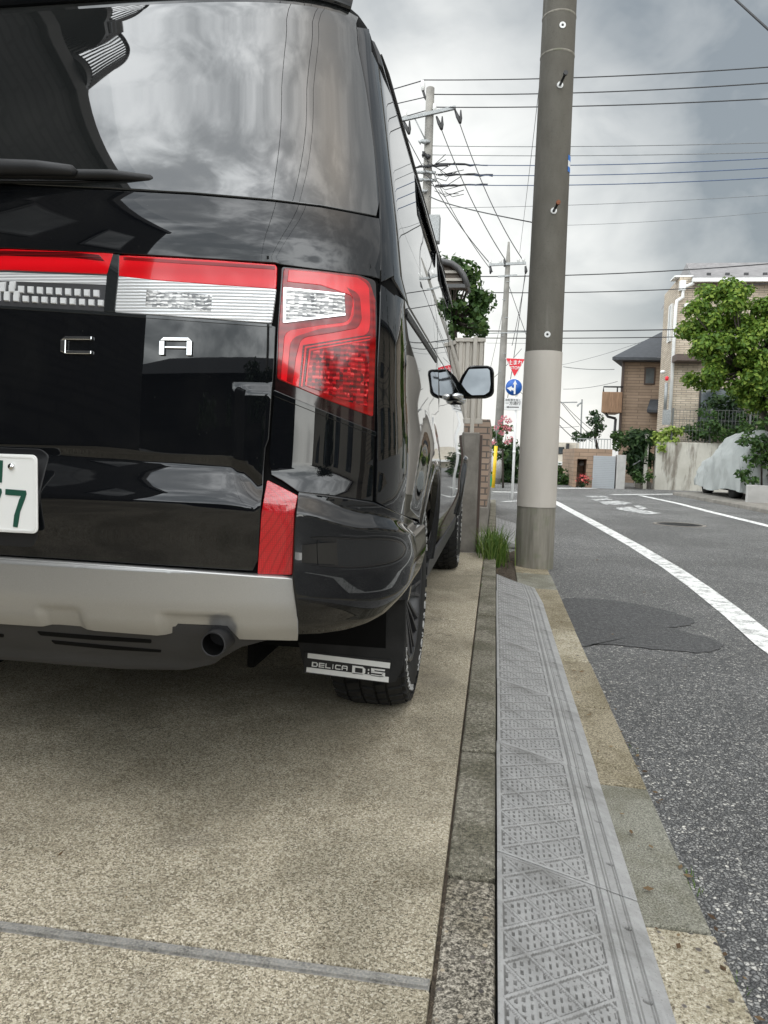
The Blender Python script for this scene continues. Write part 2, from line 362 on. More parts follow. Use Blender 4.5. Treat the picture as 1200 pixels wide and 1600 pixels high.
flat('sign_red', (.70, .012, .03), .35, var=.03); flat('sign_blue', (.008, .10, .42), .35, var=.03); flat('sign_white', (.78, .78, .77), .4, var=.03)
flat('sign_black', (.03, .03, .03), .5); flat('blue_tag', (.02, .16, .55), .4)
def leaf(name, a, b, c):
    t = NT(name); g = t.n('ShaderNodeNewGeometry')
    col = t.ramp(g.outputs['Random Per Island'], [(0, a), (.55, b), (1, c)])
    t.out(col, .55, spec=.35); t.b.inputs['Transmission Weight'].default_value = 0
    tr = t.n('ShaderNodeBsdfTranslucent'); t.l(col, tr.inputs[0]); ms = t.n('ShaderNodeMixShader'); ms.inputs[0].default_value = .3
    t.l(t.b.outputs[0], ms.inputs[1]); t.l(tr.outputs[0], ms.inputs[2])
    o = [n for n in t.t.nodes if n.type == 'OUTPUT_MATERIAL'][0]; t.l(ms.outputs[0], o.inputs[0])
leaf('leaf_bright', (.055, .115, .014), (.12, .215, .025), (.25, .33, .05))
leaf('leaf_dark', (.012, .03, .010), (.022, .055, .015), (.05, .09, .025))
leaf('leaf_mid', (.025, .06, .014), (.045, .10, .022), (.09, .15, .035))
leaf('leaf_lime', (.12, .2, .03), (.26, .36, .06), (.42, .50, .14))
leaf('petal_pink', (.5, .12, .16), (.65, .2, .25), (.75, .35, .38))
leaf('petal_red', (.45, .05, .05), (.6, .1, .1), (.7, .2, .18))
leaf('grass_blade', (.04, .09, .012), (.09, .17, .025), (.20, .25, .07))
leaf('dead_leaf', (.07, .04, .02), (.16, .10, .05), (.30, .22, .12))
flat('bark', (.045, .035, .028), .9, var=.35, vs=14, bump=.6, bs=30)

# ------------------------------------------------------------------ mesh helpers
class MB:
    def __init__(s): s.v = []; s.f = []; s.mi = []; s.sm = []
    def add(s, vs, fs, mi=0, smooth=False):
        o = len(s.v); s.v += [tuple(map(float, v)) for v in vs]
        for f in fs: s.f.append([i+o for i in f]); s.mi.append(mi); s.sm.append(smooth)
        return s
    def box(s, a, b, mi=0, rz=0, org=None):
        x0, x1 = sorted((a[0], b[0])); y0, y1 = sorted((a[1], b[1])); z0, z1 = sorted((a[2], b[2]))
        vs = [Vector((x, y, z)) for z in (z0, z1) for y in (y0, y1) for x in (x0, x1)]
        if rz:
            c = Vector(org) if org else (Vector(a)+Vector(b))/2; R_ = Matrix.Rotation(rz, 3, 'Z'); vs = [R_@(v-c)+c for v in vs]
        return s.add(vs, [(0, 2, 3, 1), (4, 5, 7, 6), (0, 1, 5, 4), (2, 6, 7, 3), (0, 4, 6, 2), (1, 3, 7, 5)], mi)
    def bar(s, a, b, w, h=None, mi=0, up=(0, 0, 1)):
        a, b = Vector(a), Vector(b); h = h or w; d = (b-a).normalized(); u = Vector(up)
        if abs(d.dot(u)) > .98: u = Vector((0, 1, 0))
        sd = d.cross(u).normalized(); u = sd.cross(d)
        vs = [p+sd*(i*w/2)+u*(j*h/2) for p in (a, b) for j in (-1, 1) for i in (-1, 1)]
        return s.add(vs, [(0, 1, 3, 2), (4, 6, 7, 5), (0, 4, 5, 1), (2, 3, 7, 6), (0, 2, 6, 4), (1, 5, 7, 3)], mi)
    def tube(s, pts, r, n=8, mi=0, cap=True, smooth=True):
        pts = [Vector(p) for p in pts]; rs = r if isinstance(r, (list, tuple)) else [r]*len(pts)
        vs = []; u = None
        for i, p in enumerate(pts):
            d = (pts[min(i+1, len(pts)-1)]-pts[max(i-1, 0)]).normalized()
            if u is None: u = d.orthogonal().normalized()
            u = (u-d*u.dot(d)).normalized(); w = d.cross(u)
            vs += [p+(u*math.cos(2*PI*k/n)+w*math.sin(2*PI*k/n))*rs[i] for k in range(n)]
        fs = [(i*n+k, i*n+(k+1) % n, (i+1)*n+(k+1) % n, (i+1)*n+k) for i in range(len(pts)-1) for k in range(n)]
        s.add(vs, fs, mi, smooth)
        if cap:
            o = len(s.v)-len(vs); s.f.append([o+k for k in range(n)][::-1]); s.mi.append(mi); s.sm.append(False)
            s.f.append([o+(len(pts)-1)*n+k for k in range(n)]); s.mi.append(mi); s.sm.append(False)
        return s
    def lathe(s, prof, org, axis='Z', n=32, mi=0, smooth=True):
        org = Vector(org); vs = []
        for (r, h) in prof:
            for k in range(n):
                a = 2*PI*k/n; c, d = r*math.cos(a), r*math.sin(a)
                vs.append(org+Vector((c, d, h) if axis == 'Z' else (h, c, d) if axis == 'X' else (c, h, d)))
        fs = [(i*n+k, i*n+(k+1) % n, (i+1)*n+(k+1) % n, (i+1)*n+k) for i in range(len(prof)-1) for k in range(n)]
        return s.add(vs, fs, mi, smooth)
    def prism(s, pts, off, mi=0):
        pts = [Vector(p) for p in pts]; off = Vector(off); n = len(pts)
        s.add(pts+[p+off for p in pts], [tuple(range(n))[::-1], tuple(range(n, 2*n))]+[(i, (i+1) % n, (i+1) % n+n, i+n) for i in range(n)], mi)
        return s
    def build(s, name, mats, parent=None, bevel=0, seg=2, fix=True, autosm=None):
        me = bpy.data.meshes.new(name); me.from_pydata(s.v, [], s.f)
        if not isinstance(mats, (list, tuple)): mats = [mats]
        for m in mats: me.materials.append(MATS[m])
        for p, mi, sm in zip(me.polygons, s.mi, s.sm): p.material_index = mi; p.use_smooth = sm
        if fix:
            bm = bmesh.new(); bm.from_mesh(me); bmesh.ops.recalc_face_normals(bm, faces=bm.faces); bm.to_mesh(me); bm.free()
        o = bpy.data.objects.new(name, me); COL.objects.link(o)
        if parent: o.parent = parent
        if bevel:
            b = o.modifiers.new('b', 'BEVEL'); b.width = bevel; b.segments = seg; b.limit_method = 'ANGLE'; b.angle_limit = math.radians(40)
            b.harden_normals = False
        return o
def tag(o, label=None, cat=None, group=None, kind=None):
    for k, v in (('label', label), ('category', cat), ('group', group), ('kind', kind)):
        if v: o[k] = v
    return o
def thing(name, label, cat, group=None):
    o = bpy.data.objects.new(name, None); COL.objects.link(o); o.empty_display_size = .2; return tag(o, label, cat, group)
def struct(o): o['kind'] = 'structure'; return o
def text_mesh(name, body, loc, size, mat, parent, rot=(PI/2, 0, 0), ext=.002, sx=1., bold=0., align='CENTER', spacing=1.):
    cu = bpy.data.curves.new(name, 'FONT'); cu.body = body; cu.size = size; cu.extrude = ext; cu.align_x = align; cu.align_y = 'CENTER'; cu.offset = bold; cu.space_character = spacing
    tmp = bpy.data.objects.new(name+'_t', cu); COL.objects.link(tmp)
    bpy.context.view_layer.update()
    me = bpy.data.meshes.new_from_object(tmp.evaluated_get(bpy.context.evaluated_depsgraph_get()))
    bpy.data.objects.remove(tmp)
    me.transform(Matrix.Diagonal((sx, 1, 1, 1))); me.materials.clear(); me.materials.append(MATS[mat])
    o = bpy.data.objects.new(name, me); COL.objects.link(o); o.location = loc; o.rotation_euler = rot
    if parent: o.parent = parent
    return o

#@@GROUND
# ================================================================== SETTING: ground
def sheet(name, x0, x1, y0, y1, z, mat, poly=None):
    m = MB(); m.add([(x0, y0, z), (x1, y0, z), (x1, y1, z), (x0, y1, z)] if poly is None else [(p[0], p[1], z) for p in poly], [tuple(range(4 if poly is None else len(poly)))])
    return struct(m.build(name, mat))
ground = sheet('road', -400, 400, -400, 900, -.10, 'asphalt')
m = MB(); m.box((-9, -6, -.3), (-.066, 1.066, 0)); m.box((-9, 1.094, -.3), (-.066, 3.585, 0)); m.box((-9, 3.60, -.3), (-.066, 6.1, 0))
dw = struct(m.build('driveway', 'driveway_concrete', bevel=.004))
m = MB(); m.box((-9, 1.063, -.3), (-.068, 1.099, -.004)); m.box((-9, 1.072, -.3), (-.07, 1.088, .0005)); m.box((-9, 3.586, -.3), (-.07, 3.599, -.004))
struct(m.build('driveway_joint', 'joint_strip'))
# kerb stones with worn ends
ky = [-.9, -.3, .3, .85, 1.39, 2.0, 2.63, 3.22, 3.74, 4.35, 4.95, 5.55, 6.15]
mm = MB()
for i, (a, b) in enumerate(zip(ky, ky[1:])):
    k = {3: 1, 4: 0, 5: 0, 6: 0}.get(i, i % 2)
    zt = [0, -.004, .001, -.002, -.003, .002, 0, -.003, .002, -.002, 0, 0][i]
    h = 1 if i <= 3 else 0
    mm.box((-.061, a+.004, -.3), (.033, b-.004, zt-(.006 if h else 0)), 1 if i <= 3 else 0)
kb = struct(mm.build('kerb', ['kerb_concrete', 'kerb_rough'], bevel=.007, seg=3))
m = MB(); m.box((-.0655, -1, -.3), (-.058, 6.15, -.010)); m.box((-.05, -1, -.3), (.03, 6.1, -.03)); struct(m.build('kerb_joint_soil', 'soil'))
m = MB()
ky2 = [6.9, 7.5, 8.1, 8.7, 9.3, 9.9, 10.5, 11.1, 11.7, 12.3, 12.9, 13.5]
for a, b in zip(ky2, ky2[1:]): m.box((-.056, a+.005, -.3), (.032, b-.005, .0))
struct(m.build('far_kerb', 'kerb_concrete', bevel=.012))
# gutter blocks beside the ramps: sloping top
gy = [(-.8, .25, 'gutter_pale'), (.25, .86, 'gutter_brown'), (.86, 1.44, 'gutter_pale'), (1.44, 2.07, 'gutter_grey'), (2.07, 2.72, 'gutter_brown'), (2.72, 3.33, 'gutter_brown'), (3.33, 3.94, 'gutter_pale'), (3.94, 4.55, 'gutter_brown'), (4.55, 5.12, 'gutter_brown'), (5.12, 5.75, 'gutter_grey'), (5.75, 6.3, 'gutter_brown')]
mats = ['gutter_pale', 'gutter_brown', 'gutter_grey']; m = MB()
for i, (a, b, mt) in enumerate(gy):
    x1 = .455+rnd.uniform(-.004, .004); a += .003; b -= .003
    x0 = .034 if b < 5.2 else .19
    vs = [(x0, a, -.3), (x1, a, -.3), (x1, a, -.094), (x0, a, -.085), (x0, b, -.3), (x1, b, -.3), (x1, b, -.094), (x0, b, -.085)]
    m.add(vs, [(0, 1, 2, 3), (4, 7, 6, 5), (3, 2, 6, 7), (1, 5, 6, 2), (0, 3, 7, 4)], mats.index(mt))
g = struct(m.build('gutter', mats, bevel=.006))
m = MB(); m.box((.035, -1, -.3), (.452, 5.1, -.104)); struct(m.build('gutter_bed', 'soil'))
# soil around the pole foot
m = MB(); pts = [(-.06, 5.15), (.2, 5.12), (.45, 5.2), (.50, 5.7), (.52, 6.4), (.45, 6.95), (.1, 7.0), (-.06, 6.95)]
gx = []; nx, ny = 16, 40
for j in range(ny+1):
    for i in range(nx+1):
        x = -.055+.25*i/nx+(.2*(j/ny>.55)*i/nx); y = 5.13+1.8*j/ny
        e = min(i, nx-i, j, ny-j)/3
        gx.append((x, y, -.098+min(1, e)*(.028+.02*rnd.random())+.05*max(0, 1-i/6)*min(1, e)))
m.add(gx, [(j*(nx+1)+i, j*(nx+1)+i+1, (j+1)*(nx+1)+i+1, (j+1)*(nx+1)+i) for j in range(ny) for i in range(nx)], smooth=True)
struct(m.build('soil_strip', 'soil', fix=False))
m = MB(); m.box((-.056, 6.16, -.3), (.5, 6.9, -.095)); 
# painted lines on the road
def line(name, left, right, z=-.096, mat='road_paint'):
    m = MB()
    L_ = [GZ(*p, -.1) for p in left]; R_ = [GZ(*p, -.1) for p in right]
    vs = [(p.x, p.y, z) for p in L_]+[(p.x, p.y, z) for p in R_]; n = len(L_)
    m.add(vs, [(i, i+n, i+n+1, i+1) for i in range(n-1)])
    o = struct(m.build(name, mat)); 
    for p in o.data.polygons: pass
    return o
def wline(name, pts, w, z=-.096, mat='road_paint'):
    m = MB(); vs = []; P_ = [Vector((*p, z)) for p in pts]
    for i, p in enumerate(P_):
        d = (P_[min(i+1, len(P_)-1)]-P_[max(0, i-1)]).normalized(); n = Vector((d.y, -d.x, 0))
        vs += [p-n*w/2, p+n*w/2]
    m.add(vs, [(2*i, 2*i+1, 2*i+3, 2*i+2) for i in range(len(P_)-1)]); return struct(m.build(name, mat))
lp = [(1.40, -2), (1.40, 2), (1.41, 3.9), (1.46, 4.6), (1.50, 5.6), (1.515, 6.5), (1.49, 8), (1.44, 9.4), (1.38, 11), (1.30, 12.8), (1.22, 14.9), (1.13, 16.4)]
wline('edge_line', lp, .155)
wline('kerbside_line', [(GZ(1001, 774.5).x, GZ(1001, 774.5).y), (GZ(1060, 787).x, GZ(1060, 787).y), (GZ(1106, 799).x, GZ(1106, 799).y), (GZ(1200, 822).x, GZ(1200, 822).y), (4.05, 8.5), (4.1, 4), (4.1, -2)], .15)
wline('stop_line', [tuple(GZ(956, 773))[:2], tuple(GZ(1089, 772))[:2]], .22)
wline('junction_line', [tuple(GZ(868, 763))[:2], tuple(GZ(929, 763))[:2]], .35)
wline('corner_line', [tuple(GZ(785, 784))[:2], tuple(GZ(817, 782.5))[:2]], .12)
wline('corner_edge_line', [tuple(GZ(770, 768.5))[:2], tuple(GZ(812, 769.5))[:2]], .3)
m = MB()
for q in [[(914, 775), (945, 775), (952, 777.5), (920, 777.5)], [(922, 780), (948, 779), (958, 781), (930, 782.5)], [(935, 784), (965, 782.5), (988, 786.5), (975, 789), (945, 788.5)], [(963, 793), (985, 792), (1000, 796), (1035, 802.5), (1010, 804), (985, 800), (962, 795.5)], [(990, 790), (1000, 789.5), (1012, 795), (1000, 797)]]:
    m.add([(*tuple(GZ(*p))[:2], -.096) for p in q], [tuple(range(len(q)))])
struct(m.build('road_marking', 'worn_road_paint'))
def blob(pts, n=8, z=-.0955, amp=.009):
    c = []
    P_ = [GZ(*p) for p in pts]
    for i in range(len(P_)):
        p0, p1, p2, p3 = P_[i-1], P_[i], P_[(i+1) % len(P_)], P_[(i+2) % len(P_)]
        for k in range(n):
            t = k/n; q = .5*((2*p1)+(-p0+p2)*t+(2*p0-5*p1+4*p2-p3)*t*t+(-p0+3*p1-3*p2+p3)*t**3)
            c.append((q.x+rnd.uniform(-amp, amp), q.y+rnd.uniform(-amp, amp), z))
    return c
def fan(m, c):
    g_ = (sum(p[0] for p in c)/len(c), sum(p[1] for p in c)/len(c), c[0][2]); n = len(c)
    m.add(list(c)+[g_], [(i, (i+1) % n, n) for i in range(n)])
m = MB(); c = blob([(878, 938), (915, 936), (970, 941), (1030, 952), (1085, 970), (1062, 980), (1000, 982), (900, 984), (884, 962)]); fan(m, c)
c = blob([(888, 962), (960, 966), (1010, 972), (1070, 988), (1128, 1006), (1105, 1020), (1040, 1017), (940, 1007), (905, 1008)], z=-.0962); fan(m, c)
struct(m.build('asphalt_patch', 'asphalt_patch'))
# manhole cover
mh = thing('manhole_cover', 'round dark iron manhole cover in the road between the white lines', 'manhole cover')
c = Vector((2.62, 10.95, -.1)); mh.location = c
m = MB(); m.lathe([(0, .004), (.30, .004), (.30, 0)], (0, 0, 0), n=40)
for k in range(-5, 6):
    for j in range(-5, 6):
        if k*k+j*j < 26: m.box((k*.05-.015, j*.05-.015, .004), (k*.05+.015, j*.05+.015, .008))
m.build('cover_plate', 'dark_metal', mh)
m = MB(); m.lathe([(.31, 0), (.31, .006), (.36, .006), (.36, 0)], (0, 0, 0), n=40); m.build('frame_ring', 'old_concrete', mh)
# pavement on the far corner and the raised lot on the right
m = MB(); m.box((-4, 6.1, -.3), (-.06, 14, -.02)); struct(m.build('side_plot', 'old_concrete'))
m = MB(); m.add([(4.62, 20.2, -.02), (4.72, 18.0, -.02), (4.85, 15, -.02), (5.0, 8, -.02), (5.1, -8, -.02), (30, -8, -.02), (30, 21, -.02), (5.6, 20.9, -.02), (4.62, 20.2, -.3), (4.72, 18.0, -.3), (4.85, 15, -.3), (5.0, 8, -.3), (5.1, -8, -.3), (30, -8, -.3), (30, 21, -.3), (5.6, 20.9, -.3)],
      [tuple(range(8))]+[(i, (i+1) % 8, (i+1) % 8+8, i+8) for i in range(8)])
struct(m.build('parking_pad', 'old_concrete', bevel=.02))

# ================================================================== kerb ramps
def pill(x, y, cx, cy, hx, hy):
    dy = max(0, abs(y-cy)-(hy-hx)); return math.hypot(x-cx, dy) < hx
def ramp_h(x, y):     # x 0..285 mm across, y 0..600 mm along; height in mm and dirt 0..1
    d = 0.; h = 0.
    if x < 195:
        bx, by = 7, 41
        if 7 < x < 192 and 6 < y < 594:
            # diamonds: |..| distances to two diagonal families
            u = ((x-7)/43.+(y-20)/41.); v = ((x-7)/43.-(y-20)/41.)
            du = abs(u/2-round(u/2))*2; dv = abs(v/2-round(v/2))*2
            e = min(du, dv)*29.7
            ed = min(e-2.6, x-9.5, 190-x, y-8, 592-y)
            if ed > 0:
                h = -2.2*min(1, ed/1.6); d = .10
                if ed < 3: d = .75
                if ed > 4:
                    c = round((x-15)/12.2); cx = 15+c*12.2; off = (c % 2)*10
                    r = round((y-off)/20.); cy = r*20+off
                    if abs(x-cx) < 1.9 and abs(y-cy) < 6.2: h -= 1.5; d = .9
    else:
        q = x-195
        for c, w, dp in ((8, 2.2, 1.2), (14, 1.3, 1.), (30, 1.8, 1.2), (36, 1.2, .8), (55, 2.0, 1.0), (60, 1.5, 1.)):
            if abs(q-c) < w: h -= dp; d = max(d, .6)
        if 38 < q < 54: h -= .6; d = max(d, .12)
        for hy in (110, 300, 490):
            if math.hypot((x-246)/1.6, (y-hy)/1.) < 5: h -= 4; d = .9
    e2 = min(y, 600-y)
    if e2 < 4: h -= (4-e2)*.5
    return h, d
def make_ramp_mesh():
    dx = 1.7; nx = int(285/dx); ny = int(596/2.3); vs = []; ds = []
    for j in range(ny+1):
        for i in range(nx+1):
            x = 285*i/nx; y = 2+596*j/ny; h, d = ramp_h(x, y)
            zz = -x*.262-(.0009*max(0, x-225)**1.6)
            if x < 5: zz -= (5-x)*.3
            vs.append((x/1000, y/1000, (zz+h)/1000)); ds.append(d)
    fs = [(j*(nx+1)+i, j*(nx+1)+i+1, (j+1)*(nx+1)+i+1, (j+1)*(nx+1)+i) for j in range(ny) for i in range(nx)]
    bd = [i for i in range(nx+1)]+[j*(nx+1)+nx for j in range(1, ny+1)]+[ny*(nx+1)+i for i in range(nx-1, -1, -1)]+[j*(nx+1) for j in range(ny-1, 0, -1)]
    o = len(vs); vs += [(vs[i][0], vs[i][1], -.0885-.00*vs[i][0]) for i in bd]; ds += [.3]*len(bd); n = len(bd)
    fs += [(bd[k], o+k, o+(k+1) % n, bd[(k+1) % n]) for k in range(n)]
    me = bpy.data.meshes.new('kerb_ramp'); me.from_pydata(vs, [], fs); me.materials.append(MATS['ramp_plastic'])
    a = me.attributes.new('dirt', 'FLOAT', 'POINT'); a.data.foreach_set('value', ds)
    return me
rme = make_ramp_mesh()
ry = [.29, .89, 1.49, 2.09, 2.69, 3.29, 3.89, 4.49]
names = ['grey kerb ramp plate cut off by the bottom edge of the picture',
         'grey kerb ramp plate beside the rough brown kerb stone, filling the bottom of the picture',
         'grey kerb ramp plate between the grey kerb stone and the grey gutter block',
         'grey kerb ramp plate starting level with where the van tyre meets the ground',
         'grey kerb ramp plate level with the striped mud flap of the van',
         'grey kerb ramp plate beside the lower half of the dark road patch',
         'grey kerb ramp plate beside the upper half of the dark road patch',
         'narrow rounded end plate of the kerb ramp row, just in front of the concrete pole']
for i, y in enumerate(ry):
    me = rme
    if i == 7:
        me = rme.copy(); 
        for v in me.vertices:
            t_ = v.co.y/.6
            lim = .285-.028*t_-.05*max(0, t_-.90)**2*100
            v.co.x *= lim/.285
    o = bpy.data.objects.new('kerb_ramp', me); COL.objects.link(o); o.location = (.037+rnd.uniform(-.0015, .0015), y, -.001+rnd.uniform(-.001, .001)); o.rotation_euler = (0, 0, rnd.uniform(-.003, .003))
    tag(o, names[i], 'kerb ramp', 'grey kerb ramp plates laid along the driveway')
for i, y in enumerate([7.3, 7.9, 8.5, 9.1]):
    o = bpy.data.objects.new('kerb_ramp', rme); COL.objects.link(o); o.location = (.037, y, -.001)
    tag(o, ['pale kerb ramp plate behind the grass tuft and left of the concrete pole', 'pale kerb ramp plate second of the far row behind the pole', 'pale kerb ramp plate third of the far row, beside the brick wall', 'last pale kerb ramp plate of the far row, farthest from the camera'][i], 'kerb ramp', 'far row of kerb ramps behind the concrete pole')
#@@CAR
# ================================================================== MINIVAN
XC = -1.11; NE = 4.0
def pchip(T):
    xs = [a for a, _ in T]; ys = [b for _, b in T]; n = len(xs); h = [xs[i+1]-xs[i] for i in range(n-1)]; dl = [(ys[i+1]-ys[i])/h[i] for i in range(n-1)]
    m = [dl[0]]+[0 if dl[i-1]*dl[i] <= 0 else 2*dl[i-1]*dl[i]/(dl[i-1]+dl[i]) for i in range(1, n-1)]+[dl[-1]]
    def f(x):
        if x <= xs[0]: return ys[0]
        if x >= xs[-1]: return ys[-1]
        i = 0
        while x > xs[i+1]: i += 1
        t = (x-xs[i])/h[i]; a = t*t*(3-2*t)
        return ys[i]*(1-a)+ys[i+1]*a+h[i]*(t*(1-t)**2*m[i]-t*t*(1-t)*m[i+1])
    return f
Wf = pchip([(.30, .845), (.45, .868), (.60, .885), (.80, .8975), (1.0, .893), (1.15, .878), (1.35, .853), (1.55, .82), (1.75, .785), (1.84, .768), (1.89, .745), (1.92, .70), (1.935, .62)])
YBf = pchip([(.30, 1.56), (.40, 1.47), (.46, 1.44), (.59, 1.44), (.70, 1.435), (.78, 1.45), (1.0, 1.46), (1.2, 1.475), (1.32, 1.50), (1.6, 1.60), (1.75, 1.66), (1.9, 1.73), (1.935, 1.76)])
Lf = pchip([(.3, .42), (.6, .40), (1., .36), (1.3, .33), (1.935, .30)])
_sa, _xa, _ya = [0.], [0.], [0.]
for i in range(1, 401):
    ph = PI/2*i/400; fx = math.sin(ph)**(2/NE); fy = 1-max(0, math.cos(ph))**(2/NE)
    _sa.append(_sa[-1]+math.hypot((fx-_xa[-1])*.89, (fy-_ya[-1])*.35)); _xa.append(fx); _ya.append(fy)
S0 = _sa[-1]; _sa = np.array(_sa); _xa = np.array(_xa); _ya = np.array(_ya)
def taper(y): return 1-.075*max(0, y-4.9)**2
def P0(s, z):
    a = abs(s); sg = 1 if s >= 0 else -1
    w, yb, l = Wf(z), YBf(z), Lf(z)
    if a <= S0: x = w*float(np.interp(a, _sa, _xa)); y = yb+l*float(np.interp(a, _sa, _ya))
    else: y = yb+l+a-S0; x = w*taper(y)
    return Vector((XC+sg*x, y, z))
def NRM(s, z, e=.002):
    a = P0(s+e, z)-P0(s-e, z); b = P0(s, z+e)-P0(s, z-e); return a.cross(b).normalized()
def PO(s, z, off): return P0(s, z)+NRM(s, z)*off
def SY(y, z): return S0+y-YBf(z)-Lf(z)
def inside(p):
    z = p[2]
    if z > 1.935 or z < .2: return False
    w = Wf(z); x = abs(p[0]-XC)
    if x >= w: return False
    q = x/w; return p[1] > YBf(z)+Lf(z)*(1-(1-q**NE)**(1/NE))
def hit(px, py):
    v = ray(px, py); v = v/v[1]; y = 1.35
    while y < 6:
        if inside(CC+v*y):
            a, b = y-.012, y
            for _ in range(16):
                m_ = (a+b)/2
                if inside(CC+v*m_): b = m_
                else: a = m_
            p = CC+v*b; z = float(p[2]); q = abs(p[0]-XC)/Wf(z); yy = (p[1]-YBf(z))/Lf(z)
            if yy < 1: s = float(np.interp(q, _xa, _sa)) if q < .9 else float(np.interp(yy, _ya, _sa))
            else: s = S0+float(p[1])-YBf(z)-Lf(z)
            return (s if p[0] > XC else -s, z)
        y += .012
    raise Exception('no hit %s %s' % (px, py))
def fillet(P_, r):
    out = []; n = len(P_)
    for i in range(n):
        p = P_[i]; rr = p[2] if len(p) > 2 else r; p = np.array(p[:2], float)
        if rr <= 0: out.append(tuple(p)); continue
        a = np.array(P_[i-1][:2], float)-p; b = np.array(P_[(i+1) % n][:2], float)-p; la, lb = np.linalg.norm(a), np.linalg.norm(b)
        d = min(rr, la*.45, lb*.45); A, B = p+a/la*d, p+b/lb*d
        for k in range(5):
            t = k/4; out.append(tuple((1-t)**2*A+2*t*(1-t)*p+t*t*B))
    return out
def subdiv(P_, st):
    out = []; n = len(P_)
    for i in range(n):
        a, b = np.array(P_[i]), np.array(P_[(i+1) % n]); k = max(1, int(np.linalg.norm(b-a)/st+.5))
        for j in range(k): out.append(tuple(a+(b-a)*j/k))
    return out
def subdiv_open(P_, st):
    out = []
    for a, b in zip(P_, P_[1:]):
        a, b = np.array(a, float), np.array(b, float); k = max(1, int(np.linalg.norm(b-a)/st+.5))
        for j in range(k): out.append(tuple(a+(b-a)*j/k))
    return out+[tuple(map(float, P_[-1]))]
def px_poly(P_, r=0, st=14): return [hit(*q) for q in subdiv(fillet(P_, r), st)]
def patch(name, poly, off, mat, parent, grid=.02, depth=.012, rim=.0018, zrows=(), mirror=False, mats=None, span=None, fold=True):
    """a polygon in body coordinates (s, z) laid on the body surface, with rounded rim and real thickness"""
    offf = off if callable(off) else (lambda s, z: off)
    P_ = poly; n = len(P_)
    ar = sum(P_[i][0]*P_[(i+1) % n][1]-P_[(i+1) % n][0]*P_[i][1] for i in range(n))
    if ar < 0: P_ = P_[::-1]
    s0, s1 = min(p[0] for p in P_), max(p[0] for p in P_); z0, z1 = min(p[1] for p in P_), max(p[1] for p in P_)
    zs = sorted(set([round(z0+(z1-z0)*i/max(1, round((z1-z0)/grid)), 5) for i in range(1, max(1, round((z1-z0)/grid)))]+[z for z in zrows if z0 < z < z1]))
    ss = [s0+(s1-s0)*i/max(1, round((s1-s0)/grid)) for i in range(1, max(1, round((s1-s0)/grid)))]
    Pn = np.array(P_)
    def insd(x, y):
        c = False; j = n-1
        for i in range(n):
            xi, yi = Pn[i]; xj, yj = Pn[j]
            if (yi > y) != (yj > y) and x < (xj-xi)*(y-yi)/(yj-yi)+xi: c = not c
            j = i
        return c
    A = Pn; B = np.roll(Pn, -1, 0); D = B-A; LL = (D**2).sum(1)+1e-12
    def dist(x, y):
        q = np.array([x, y]); t = np.clip(((q-A)*D).sum(1)/LL, 0, 1); return np.sqrt(((A+D*t[:, None]-q)**2).sum(1).min())
    pts = [Vector(p) for p in P_]
    for z in zs:
        for s in ss:
            if insd(s, z) and dist(s, z) > grid*.3: pts.append(Vector((s, z)))
    r = delaunay_2d_cdt(pts, [], [list(range(n))], 1, 1e-6)
    vo, fo = r[0], r[2]
    vs = [PO(v.x, v.y, offf(v.x, v.y)) for v in vo]; fs = [list(f) for f in fo]; nr = []
    e = .0025
    for v in vo:
        a = PO(v.x+e, v.y, offf(v.x+e, v.y))-PO(v.x-e, v.y, offf(v.x-e, v.y)); b = PO(v.x, v.y+e, offf(v.x, v.y+e))-PO(v.x, v.y-e, offf(v.x, v.y-e)); nr.append(a.cross(b).normalized())
    # rim
    o = len(vs)
    lat = []
    for i in range(n):
        a = np.array(P_[i-1]); b = np.array(P_[(i+1) % n]); t = b-a; t /= np.linalg.norm(t)+1e-9; lat.append((t[1], -t[0]))
    for lv, (k1, k2) in enumerate(((0, 0), (rim, rim), (rim, depth))):
        for i in range(n):
            s, z = P_[i]; q = PO(s+lat[i][0]*k1, z+lat[i][1]*k1, offf(s, z)-k2); vs.append(q)
            nn_ = NRM(s, z); u1 = (PO(s+lat[i][0]*.01, z+lat[i][1]*.01, 0)-PO(s, z, 0)).normalized()
            nr.append(nn_ if lv == 0 else (nn_*.45+u1*.9).normalized() if lv == 1 else u1)
    for lv in range(2):
        for i in range(n):
            j = (i+1) % n; fs.append([o+lv*n+i, o+(lv+1)*n+i, o+(lv+1)*n+j, o+lv*n+j])
    objs = []
    for mi in ((0, 1) if mirror else (0,)):
        V_ = [Vector((2*XC-v.x, v.y, v.z)) for v in vs] if mi else vs; F_ = [f[::-1] for f in fs] if mi else fs
        N_ = [Vector((-v.x, v.y, v.z)) for v in nr] if mi else nr
        me = bpy.data.meshes.new(name); me.from_pydata(V_, [], F_)
        for p in me.polygons: p.use_smooth = True
        me.materials.append(MATS[mat]); 
        if me.validate(): pass
        if len(me.vertices) == len(N_): me.normals_split_custom_set_from_vertices([tuple(x) for x in N_])
        ob = bpy.data.objects.new(name, me); COL.objects.link(ob); ob.parent = parent[mi] if isinstance(parent, tuple) else parent; objs.append(ob)
    return objs
van = thing('minivan', 'glossy black minivan parked on the driveway, seen from its right rear corner', 'minivan')
